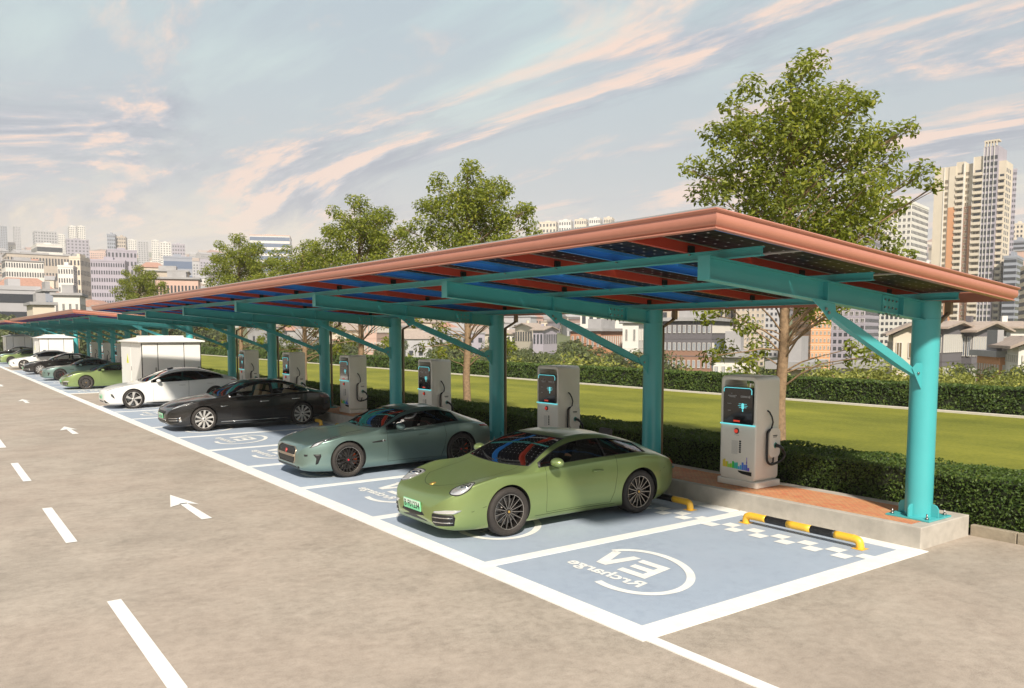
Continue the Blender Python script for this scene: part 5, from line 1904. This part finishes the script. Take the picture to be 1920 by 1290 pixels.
def building(name, label, px0, px1, ytop, D, depth, rot=0.0, wall='cream', fl=6, bays=6, roof='flat', near=False, glass='pane', cat='building', group=None,
             ww=0.5, wh=0.5, bands=None, side=True, wall2=None, split=None, crown=None):
    pm, w, x, y, zb, rz = bgeom(px0, px1, D)
    c_, s_ = abs(cos(rad(rot))), abs(sin(rad(rot)))
    w = max(2.0, (w-depth*s_)/max(c_, .3)) if w-depth*s_ > 0.3*w else w*0.75
    zt = z_at(pm, ytop, D)
    root = thing(name, label, cat, (x, y, zb), rz+rad(rot), group)
    H = zt-zb
    Hw = H
    if roof in ('gable', 'hip'): Hw = H-min(w, depth)*0.28
    fh = Hw/fl
    hx, hy = w/2, depth/2
    s = MB()
    if split:                                       # a lower part in the second colour
        s.cur = 2; s.box(-hx, hx, -hy, hy, 0, Hw*split); s.cur = 0; s.box(-hx, hx, -hy, hy, Hw*split, Hw)
    else:
        s.box(-hx, hx, -hy, hy, 0, Hw)
    wins = []
    bw = w/bays
    for f in range(fl):
        z = f*fh+fh*(1-wh)*0.55
        if bands:
            s.cur = 1
            s.box(-hx+.1, hx-.1, -hy-.06, -hy, z, z+fh*wh)
            if side: s.box(hx, hx+.06, -hy+.2, hy-.2, z, z+fh*wh); s.box(-hx-.06, -hx, -hy+.2, hy-.2, z, z+fh*wh)
            s.cur = 0
            continue
        for b in range(bays):
            wins.append((-hx+bw*(b+.5), -hy, z, 0.0))
        if side:
            nb = max(1, int(depth/bw))
            for b in range(nb):
                yy_ = -hy+depth/nb*(b+.5)
                wins.append((hx, yy_, z, pi/2)); wins.append((-hx, yy_, z, -pi/2))
    if near:
        me = unit_window(bw*ww, fh*wh, glass)
        ls = []
        for (wx, wy, z, a) in wins:
            vis = (z > 2.0 - zb*0 - 1)               # the largest hundred as parts
            ls.append((abs(a), wx, wy, z, a))
        ls.sort(key=lambda q: (q[0] > .1, -q[3]))
        for q in ls[:96]:
            o = bpy.data.objects.new('window', me); COL.objects.link(o); o.parent = root
            o.location = (q[1], q[2], q[3]); o.rotation_euler = (0, 0, q[4])
        rest = ls[96:]
        if rest:
            r_ = MB(); r_.cur = 0
            for q in rest:
                Mx = Matrix.Translation((q[1], q[2], q[3])) @ Matrix.Rotation(q[4], 4, 'Z')
                r_.box(-bw*ww/2, bw*ww/2, -.06, .05, 0, fh*wh, Mx)
            ro = r_.build('window', M[glass], root); ro['kind'] = 'stuff'
        for f in range(1, fl):                       # thin floor lines
            s.box(-hx-.04, hx+.04, -hy-.04, hy+.04, f*fh-.10, f*fh)
    else:
        s.cur = 1
        for (wx, wy, z, a) in wins:
            Mx = Matrix.Translation((wx, wy, z)) @ Matrix.Rotation(a, 4, 'Z')
            s.box(-bw*ww/2, bw*ww/2, -.10, .05, 0, fh*wh, Mx)
    s.build('wall', [WC[wall], M[glass], WC[wall2 or wall]], root)
    s = MB()
    if roof == 'flat':
        s.box(-hx-.15, hx+.15, -hy-.15, -hy+.15, Hw, Hw+.9); s.box(-hx-.15, hx+.15, hy-.15, hy+.15, Hw, Hw+.9)
        s.box(-hx-.15, -hx+.15, -hy+.15, hy-.15, Hw, Hw+.9); s.box(hx-.15, hx+.15, -hy+.15, hy-.15, Hw, Hw+.9)
        s.box(-hx*.3, hx*.25, -hy*.4, hy*.5, Hw, Hw+2.6)
        s.build('roof', WC[crown or wall], root)
    elif roof == 'slab':
        s.box(-hx-.5, hx+.5, -hy-.5, hy+.5, Hw, Hw+.5)
        s.box(-hx*.5, hx*.4, -hy*.4, hy*.5, Hw+.5, Hw+2.2)
        s.build('roof', M['roofgrey'], root)
    elif roof in ('gable', 'gable_front'):
        e = .7
        rise = H-Hw if roof == 'gable' else min(w, depth)*.30
        if roof == 'gable':
            poly = [(-hy-e, Hw-.12), (0, Hw+rise), (hy+e, Hw-.12), (hy+e, Hw+.10), (0, Hw+rise+.26), (-hy-e, Hw+.10)]
            s.prism(poly, -hx-e, hx+e, lambda u, v, t: Vector((t, u, v)))
            ro = s.build('roof', M['rooftile'], root)
            g = MB(); g.prism([(-hy, Hw), (hy, Hw), (0, Hw+rise*.97)], -hx, hx, lambda u, v, t: Vector((t, u, v))); g.build('gable_wall', WC[wall], root)
            g = MB(); g.box(-hx*.4-.3, -hx*.4+.3, -.5, .1, Hw+rise*.5, Hw+rise+.9); g.build('chimney', WC[wall], ro)
        else:
            poly = [(-hx-e, Hw-.12), (0, Hw+rise), (hx+e, Hw-.12), (hx+e, Hw+.10), (0, Hw+rise+.26), (-hx-e, Hw+.10)]
            s.prism(poly, -hy-e, hy+e, lambda u, v, t: Vector((u, t, v)))
            ro = s.build('roof', M['rooftile'], root)
            g = MB(); g.prism([(-hx, Hw), (hx, Hw), (0, Hw+rise*.97)], -hy, hy, lambda u, v, t: Vector((u, t, v))); g.build('gable_wall', WC[wall], root)
            g = MB(); g.box(hx*.4-.3, hx*.4+.3, -.5, .1, Hw+rise*.4, Hw+rise+.8); g.build('chimney', WC[wall], ro)
    elif roof == 'hip':
        e = .6; rise = H-Hw
        vs = [(-hx-e, -hy-e, Hw), (hx+e, -hy-e, Hw), (hx+e, hy+e, Hw), (-hx-e, hy+e, Hw), (-hx*.5, 0, Hw+rise), (hx*.5, 0, Hw+rise)]
        s.add(vs, [(3, 2, 1, 0), (0, 1, 5, 4), (1, 2, 5), (2, 3, 4, 5), (3, 0, 4)], False)
        s.build('roof', M['roofred'], root)
    return root

B = building
# --- skyline on the left, farthest first
B('office_tower', 'hazy blue-grey tower with a sloping top, cut by the left edge of the picture', -18, 23, 427, 1500, 40, 8, 'bluegrey', 20, 8)
B('apartment_tower', 'slim pale tower just right of the blue-grey tower at the left edge', 34, 48, 427, 1700, 18, 5, 'grey', 20, 4)
B('office_tower', 'broad grey office tower with a stepped top on the left skyline', 70, 115, 437, 1350, 30, 6, 'grey', 12, 8)
B('apartment_tower', 'left half of the pale twin towers on the left skyline', 136, 151, 427, 1300, 20, 4, 'white', 20, 4)
B('apartment_tower', 'right half of the pale twin towers on the left skyline', 152, 168, 427, 1290, 20, 4, 'white', 20, 4)
B('apartment_block', 'grey block at the feet of the pale twin towers', 130, 174, 452, 1180, 25, 4, 'lilac', 10, 6)
B('apartment_tower', 'pale narrow tower between the stepped office and the twin towers', 116, 130, 442, 1500, 20, 3, 'white', 14, 4)
B('office_tower', 'grey tower with a gold topped corner, right of the twin towers', 208, 226, 442, 900, 15, -6, 'bluegrey', 14, 4)
B('office_tower', 'brownish tower joined to the gold topped grey tower', 226, 245, 447, 905, 15, -6, 'tan', 14, 4)
B('apartment_tower', 'pale hazy tower right of the gold topped pair', 247, 262, 452, 1500, 20, 0, 'white', 14, 4)
B('apartment_tower', 'pale hazy tower, second right of the gold topped pair', 265, 284, 455, 1500, 20, 0, 'grey', 12, 4)
B('apartment_tower', 'hazy tower left of the fourth tree in the row', 290, 304, 453, 1450, 20, 0, 'white', 12, 4)
B('apartment_tower', 'white tower near the fourth tree, lower than its left neighbour', 306, 326, 457, 1300, 20, 0, 'white', 12, 4)
B('apartment_block', 'purple-grey block touching the fourth tree on the left', 328, 352, 461, 1100, 25, 0, 'lilac', 9, 5)
B('hotel', 'white building with dark window bands below the stepped office tower', 66, 124, 463, 760, 30, 8, 'white', 5, 8, bands=True)
B('factory_hall', 'long tan hall with a flat roof on the left, above the white window block', 12, 136, 481, 640, 30, 6, 'tan', 3, 20, 'slab')
B('apartment_block', 'white block with a grid of dark windows on the far left', 10, 88, 492, 470, 14, 7, 'white', 6, 15, 'slab')
B('warehouse', 'long low building with a reddish roof under the white window block', -20, 112, 521, 330, 20, 6, 'cream', 3, 16, 'hip')
B('apartment_block', 'cream block of flats right of the white window block', 114, 150, 503, 430, 12, -8, 'white', 6, 6)
B('apartment_block', 'tall cream gable end above the cream flats', 144, 172, 487, 460, 16, -20, 'cream', 6, 3)
B('office_block', 'lilac grey long block in the middle of the left city', 176, 246, 493, 430, 16, -6, 'lilac', 8, 14)
B('apartment_block', 'pale block behind the long lilac grey block', 204, 262, 473, 620, 18, 4, 'lilac', 6, 8)
B('town_hall', 'cream building with small domes and an orange roof on the left', 268, 312, 492, 430, 14, 0, 'cream', 4, 7, 'hip')
B('office_block', 'low blue fronted hall beside the domed cream building', 312, 364, 487, 470, 20, 0, 'bluegrey', 4, 6, bands=True, glass='glaze')
B('school', 'long beige building with a flat roof left of the fourth tree', 282, 360, 512, 300, 14, -4, 'tan', 3, 10, 'slab')
B('row_housing', 'long pinkish terrace under the beige flat roofed building', 296, 380, 526, 240, 12, -4, 'pink', 3, 12, 'slab')
B('apartment_block', 'grey five storey block low on the left edge', -20, 78, 546, 210, 12, 8, 'grey', 5, 10, bands=True)
B('workshop', 'teal fronted low building right of the grey five storey block', 78, 104, 548, 200, 10, 8, 'bluegrey', 2, 3, 'slab', glass='glaze')
B('house', 'cream house with six small windows just above the middle canopy', 52, 104, 573, 172, 10, 6, 'cream', 2, 3, 'slab', near=True, ww=.35, wh=.4)
B('house', 'white house with blue windows beside the cream house above the middle canopy', 104, 164, 556, 184, 11, -6, 'white', 3, 4, 'slab', near=True, ww=.4, wh=.4)
B('glass_office', 'blue glass office with a pink roof sign, between the fourth and third trees', 474, 552, 447, 820, 40, -4, 'white', 9, 8, bands=True, glass='glaze', wh=.6, crown='pink')
# --- pale blocks over the canopy's front edge
for i, (a, b_, t) in enumerate(((1010, 1046, 419), (1047, 1074, 416), (1076, 1102, 414), (1103, 1128, 412), (1130, 1150, 411))):
    B('apartment_tower', ['leftmost', 'second', 'middle', 'fourth', 'rightmost'][i]+' of the pale apartment blocks peeping over the canopy edge', a, b_, t, 900, 16, -10, 'white' if i % 2 else 'cream', 12, 5)
# --- seen under the canopy
B('office_block', 'red and cream brick block with a rounded top, under the canopy left of centre', 684, 738, 598, 150, 9, -20, 'pink', 4, 4, 'slab', near=True, ww=.55, wh=.5)
B('chalet', 'small pale house with a steep roof on the hillside under the canopy', 976, 1010, 607, 230, 10, 30, 'cream', 2, 3, 'gable')
B('chalet', 'grey roofed house right of the small pale house under the canopy', 1008, 1036, 613, 222, 9, -25, 'lilac', 2, 3, 'gable')
B('chalet', 'low white house on the hillside left of the steep roofed pair', 940, 974, 619, 240, 9, 10, 'white', 2, 3, 'gable')
B('school', 'red brick building with a flat pale roof, under the canopy left of the second post', 1088, 1168, 621, 150, 14, -24, 'brick', 3, 6, 'slab', near=True, ww=.4, wh=.5, split=.72, wall2='orange', crown='cream')
B('school', 'orange end block joined to the brick school, next to the second post', 1168, 1212, 606, 142, 8, -10, 'white', 3, 2, 'slab', near=True, ww=.3, wh=.45, split=.6, wall2='orange')
B('mall', 'white building with red signs behind the brick school', 1090, 1215, 585, 240, 20, -8, 'white', 3, 8, 'slab')
B('office_block', 'dark long block with a pale roof, right of the second post', 1236, 1376, 603, 125, 14, -14, 'dark', 5, 11, 'slab', near=True, ww=.55, wh=.45, split=.66, wall2='brown', glass='glaze')
B('arena', 'wide tan hall with a pale roof behind the dark long block', 1225, 1390, 575, 230, 30, -10, 'tan', 2, 8, 'slab')
B('apartment_tower', 'pale grey-beige tower behind the nearest tree trunk, left of it', 1352, 1432, 488, 230, 16, 14, 'tan', 18, 6, near=True, ww=.5, wh=.55)
B('apartment_tower', 'grey tower showing just left of the nearest tree trunk', 1418, 1466, 500, 260, 14, 10, 'grey', 16, 4)
B('apartment_tower', 'cream and orange apartment tower right of the nearest tree trunk', 1484, 1556, 470, 190, 13, 18, 'cream', 18, 5, near=True, ww=.55, wh=.5, glass='panewarm', split=.78, wall2='orange')
B('apartment_tower', 'grey tower with white balconies under the arm of the end post', 1552, 1648, 440, 215, 16, -12, 'lilac', 20, 7, near=True, ww=.6, wh=.5)
B('apartment_tower', 'grey-white tower with a crenellated top, left of the tallest tower', 1642, 1732, 392, 290, 18, -16, 'white', 24, 7, near=True, ww=.6, wh=.5)
B('apartment_tower', 'small pale tower between the crenellated tower and the tallest tower', 1722, 1746, 500, 420, 12, 0, 'white', 16, 3)

def tall_tower():
    """the tallest block: stepped plan, coloured bays, stacked balconies"""
    D = 330
    pm, w, x, y, zb, rz = bgeom(1742, 1866, D)
    root = thing('apartment_tower', 'tallest tower at the right, cream and orange with stacked balconies', 'building', (x, y, zb), rz+rad(-14))
    H = z_at(1815, 296, D)-zb
    fl = 30; fh = H/fl
    s = MB()
    # bays across the front: (u0, u1, set-back, height, colour, kind)
    bays = [(-16.0, -11.5, 0.0, .965, 0, 'plain'), (-11.5, -9.2, 0.4, .965, 0, 'win'), (-9.2, -6.2, 0.0, .965, 1, 'plain'), (-6.2, -2.4, 0.7, .985, 0, 'balc'),
            (-2.4, 0.2, 1.6, .97, 2, 'win'), (0.2, 1.8, 0.9, .97, 1, 'plain'), (1.8, 6.2, 0.0, 1.0, 0, 'balc'), (6.2, 9.0, -.6, 1.045, 3, 'glz'), (9.0, 12.6, -.6, 1.045, 3, 'glz'), (12.6, 15.6, 1.5, .965, 0, 'balc')]  # lilac glazed bays: glazing tone plus the right face's shade put into colour
    win = []
    for u0, u1, sb, hk, colr, kind in bays:
        hh_ = H*hk
        if colr in (1, 2):
            s.cur = colr; s.box(u0, u1, sb, 16, 0, H*.74); s.cur = 0; s.box(u0, u1, sb, 16, H*.74, hh_)
        else:
            s.cur = colr; s.box(u0, u1, sb, 16, 0, hh_)
        if kind in ('win', 'glz', 'balc'):
            for f in range(1, int(hh_/fh)-1):
                win.append(((u0+u1)/2, sb, f*fh+fh*.22, (u1-u0)*(.62 if kind != 'glz' else .82), fh*.62))
            if kind == 'balc':
                s.cur = 0
                for f in range(1, int(hh_/fh)-1):
                    s.box(u0+.15, u1-.15, sb-1.1, sb, f*fh-.15, f*fh+.05)
                    s.box(u0+.15, u1-.15, sb-1.1, sb-1.02, f*fh+.05, f*fh+.85)
            if kind == 'glz':
                s.cur = 4
                s.box(u0-.08, u0+.18, sb-.35, sb, 0, hh_); s.box((u0+u1)/2-.12, (u0+u1)/2+.12, sb-.35, sb, 0, hh_)
    s.cur = 4; s.box(-11.6, -11.3, -.25, .4, 0, H*.965); s.box(-2.55, -2.3, -.3, 1.6, 0, H*.98); s.box(1.65, 1.9, -.4, .9, 0, H)
    # right flank windows
    for f in range(1, fl-2):
        for v in (4, 7.5, 11):
            win.append((15.6, v, f*fh+fh*.22, None, fh*.62))
    s.cur = 0
    for k in range(5): s.box(6.4+k*1.25, 6.9+k*1.25, -.9, .2, H*1.045, H*1.07)
    s.box(6.2, 12.6, -.9, 4, H*1.07, H*1.078)
    s.build('wall', [WC['cream'], WC['orange'], WC['brown'], WC['lilac'], WC['white']], root)
    me = unit_window(2.0, fh*.62, 'panewarm')
    front = [q for q in win if q[3]]
    for k, q in enumerate(front[:98]):
        o = bpy.data.objects.new('window', me); COL.objects.link(o); o.parent = root
        o.location = (q[0], q[1], q[2]); o.scale = (q[3]/2.0, 1, 1)
    r_ = MB()
    for q in front[98:]: r_.box(q[0]-q[3]/2, q[0]+q[3]/2, q[1]-.05, q[1]+.05, q[2], q[2]+q[4])
    for q in win:
        if not q[3]: r_.box(q[0]-.05, q[0]+.05, q[1]-.9, q[1]+.9, q[2], q[2]+q[4])
    ro = r_.build('window', M['pane'], root); ro['kind'] = 'stuff'
    root.scale = (0.70, 0.70, 1.0)
tall_tower()
B('apartment_tower', 'grey tower half hidden behind the tallest tower on its right', 1868, 1891, 328, 420, 16, 10, 'lilac', 28, 3)
B('apartment_tower', 'pale tower high on the right edge of the picture', 1888, 1916, 424, 640, 16, 0, 'cream', 16, 4)
B('apartment_tower', 'bluish tower on the right edge, lower than the pale one', 1884, 1925, 456, 480, 16, -6, 'bluegrey', 16, 6, bands=True)
B('apartment_tower', 'blue-white banded tower above the gable houses on the right edge', 1876, 1912, 487, 330, 14, -8, 'bluegrey', 14, 4, bands=True)
B('apartment_tower', 'cream tower cut by the right edge of the picture', 1907, 1950, 503, 300, 14, 8, 'cream', 10, 3)
# --- houses below the hedge on the right
B('gable_house', 'cream gable house with orange base seen left of the end post', 1664, 1742, 628, 92, 9, 4, 'cream', 3, 3, 'gable_front', near=True, ww=.5, wh=.5, split=.38, wall2='orange', glass='panewarm')
B('gable_house', 'dark fronted house with a pale hipped roof right of the end post', 1752, 1800, 606, 100, 8, -18, 'dark', 3, 3, 'gable', near=True, ww=.6, wh=.55, glass='glaze')
B('gable_house', 'large dark glazed house with a broad tiled roof, right of the end post', 1790, 1868, 607, 106, 9, -22, 'dark', 3, 5, 'gable', near=True, ww=.7, wh=.62, glass='glaze')
B('gable_house', 'white gable house with a tan roof behind the dark glazed house', 1848, 1926, 606, 118, 9, 18, 'white', 3, 3, 'gable', near=True, ww=.25, wh=.35)
B('gable_house', 'nearest white gable house on the right edge, with small windows', 1876, 1962, 650, 76, 7, 12, 'white', 4, 3, 'gable_front', near=True, ww=.25, wh=.3)
B('house_wing', 'orange three storey wing beside the nearest white gable house', 1850, 1886, 668, 79, 5, 20, 'orange', 3, 2, 'slab', near=True, ww=.35, wh=.4)
B('pavilion', 'low pale pavilion behind the hedge, right of the nearest tree trunk', 1466, 1530, 689, 60, 6, -10, 'cream', 1, 4, 'slab', near=True, ww=.6, wh=.5)
B('pavilion', 'low white pavilion with coloured doors left of the nearest tree trunk', 1340, 1418, 668, 74, 6, -6, 'white', 2, 5, 'slab', near=True, ww=.5, wh=.5, glass='glaze')
B('pavilion', 'small white roofed pavilion right of the grey tower, above the bushes', 1590, 1640, 688, 66, 5, -6, 'white', 1, 3, 'slab', near=True, ww=.6, wh=.5)

# --- low roofs of the far city: one uncountable mass
def low_city():
    r = random.Random(21)
    s = MB()
    for k in range(3300):
        D = 250*(9.5**r.random())
        px = r.uniform(-120, 2040)
        if D < 340 and (px < 520 or 930 < px < 1240): continue
        if px > 1240 and D < 440: continue
        x, y = at_dist(px, D)
        zb = float(terrain_z(D))-1
        w = r.uniform(5, 15)*(1+D/1600); d = r.uniform(6, 12)*(1+D/1600); h = r.uniform(4, 9)+(r.random() < .16 and D > 550)*r.uniform(5, 20)
        if px > 1200 and D > 430 and r.random() < .35: h += r.uniform(8, 30); w *= .7
        Mx = Matrix.Translation((x, y, zb)) @ Matrix.Rotation(r.choice((.3, .5, -.2, 1.1)), 4, 'Z')
        s.cur = r.choice((0, 0, 1, 2, 3, 4, 7, 7))
        s.box(-w/2, w/2, -d/2, d/2, 0, h, Mx)
        s.cur = r.choice((5, 5, 6, 7, 7))
        if r.random() < .6:
            s.prism([(-d/2-.5, h), (d/2+.5, h), (0, h+d*.24)], -w/2-.4, w/2+.4, lambda u, v, t: Mx @ Vector((t, u, v)))
        else:
            s.box(-w/2-.3, w/2+.3, -d/2-.3, d/2+.3, h, h+.5, Mx)
        s.cur = 8
        for f in range(int(h/3.2)):
            for b in range(int(w/3)):
                s.box(-w/2+3*b+.9, -w/2+3*b+2.2, -d/2-.08, -d/2, f*3.1+1.0, f*3.1+2.5, Mx)
                if f < 2: s.box(-w/2-.08, -w/2, -d/2+1.0+b*2.4, -d/2+2.0+b*2.4, f*3.1+1.0, f*3.1+2.5, Mx) if b*2.4+2 < d-1 else None
    o = s.build('distant_low_city', [WC['cream'], WC['white'], WC['grey'], WC['pink'], WC['lilac'], M['rooftile'], M['roofred'], M['roofgrey'], M['pane']])
    tag(o, 'dense mass of low roofs spreading up the far hillside', 'city houses', kind='stuff')
low_city()

# --- planting in the valley behind the far hedge
def bush_mesh(seed, n_cl, leaves, size, mat):
    r = np.random.default_rng(seed)
    P = []; N = []
    for k in range(n_cl):
        a = r.uniform(0, 2*pi); q = r.uniform(0, 1)**.6
        c = np.array([cos(a)*q*.42, sin(a)*q*.42, r.uniform(.22, .86)*(1-.25*q)])
        R = r.uniform(.14, .26)*(1.05-.4*c[2])
        d = r.normal(0, 1, (leaves, 3)); d /= np.linalg.norm(d, axis=1, keepdims=True)
        p = c+d*(R*r.uniform(.5, 1.12, leaves)**.7)[:, None]
        P.append(p); N.append(d*.7+np.array([-.1, -.15, .6]))
    P = np.concatenate(P); N = np.concatenate(N)
    V, F = leaf_cloud(P, N, np.full(len(P), size), seed, .55, .2, .6)
    return V, F
def valley_trees():
    protos = []
    for k, mt in enumerate(('leaf_far', 'leaf_far', 'leaf_dim')):
        V, F = bush_mesh(40+k, 16, 210, .052, M[mt])
        o = np_mesh('crown', V, F, M[mt]); me = o.data; bpy.data.objects.remove(o)
        s = MB(); s.tube([(0, 0, 0), (.01, 0, .3), (0, .01, .6)], [.035, .028, .01], 6)
        for j in range(5):
            a = j*1.26; s.tube([(0, 0, .25+.05*j), (cos(a)*.22, sin(a)*.22, .5+.06*j)], [.016, .005], 5)
        t = s.build('trunk', M['trunk']); tm = t.data; bpy.data.objects.remove(t)
        protos.append((me, tm))
    r = random.Random(5)
    spots = []
    for k in range(64):
        px = 395+k*(1960-395)/63+r.uniform(-12, 12)
        D = r.uniform(36, 58)
        yt = 668+r.uniform(-14, 16) if px < 1300 else 688+r.uniform(-14, 14)
        if px > 1430: yt = 672+(px-1430)*.02+r.uniform(-10, 18)
        spots.append((px, D, yt, 0 if r.random() < .7 else 1))
    for k in range(60):
        spots.append((r.uniform(360, 1340), r.uniform(80, 230), r.uniform(622, 662), 2))
    for k in range(14):
        spots.append((r.uniform(1340, 1920), r.uniform(62, 130), r.uniform(668, 700), 2))
    for k in range(44):
        spots.append((r.uniform(-20, 420), r.uniform(150, 300), r.uniform(575, 612), 2))
    for k in range(50):
        D = r.uniform(280, 620)
        px = r.uniform(-20, 1920)
        spots.append((px, D, 625-FPX*(float(terrain_z(D))-CAM.z+r.uniform(7, 11))/D, 2))
    for px, D, yt, kd in spots:
        dr = ray(px, 625.0); ca = dr.x/sqrt(dr.x**2+dr.y**2)
        if px > 380: D = max(D, (32.6+r.uniform(.8, 9))/ca)          # beyond the far hedge
        x, y = at_dist(px, D)
        zb = float(terrain_z(D))-.1
        h = max(2.2, z_at(px, yt, D)-zb)
        me, tm = protos[kd]
        lab = ['rounded yellow-green bush tree below the lawn, behind the far hedge', 'rounded yellow-green bush tree below the lawn, behind the far hedge', 'dull green tree among the houses of the valley'][kd]
        root = thing('valley_tree', lab, 'tree', (x, y, zb), r.uniform(0, 6.28), 'bushy trees behind the far hedge' if kd < 2 else 'dull trees among the houses')
        wdt = h*r.uniform(.75, 1.15)
        root.scale = (wdt, wdt, h*1.05)
        for nm, m_ in (('crown', me), ('trunk', tm)):
            o = bpy.data.objects.new(nm, m_); COL.objects.link(o); o.parent = root
valley_trees()

# --- the hazy air over the city
def haze():
    m = bpy.data.materials.new('hazy_air')
    m.use_nodes = True
    T = NT(m.node_tree)
    T.n.remove(T.n['Principled BSDF'])
    v = T.add('ShaderNodeVolumePrincipled')
    v.inputs['Color'].default_value = (0.96, 0.94, 0.93, 1)
    v.inputs['Density'].default_value = 0.00036
    v.inputs['Anisotropy'].default_value = -0.1
    T.l.new(v.outputs[0], T.n['Material Output'].inputs['Volume'])
    s = MB(); s.box(-2700, 2700, -2700, 2700, -6.0, 285.0)
    o = s.build('haze', m)
    tag(o, kind='stuff')
haze()
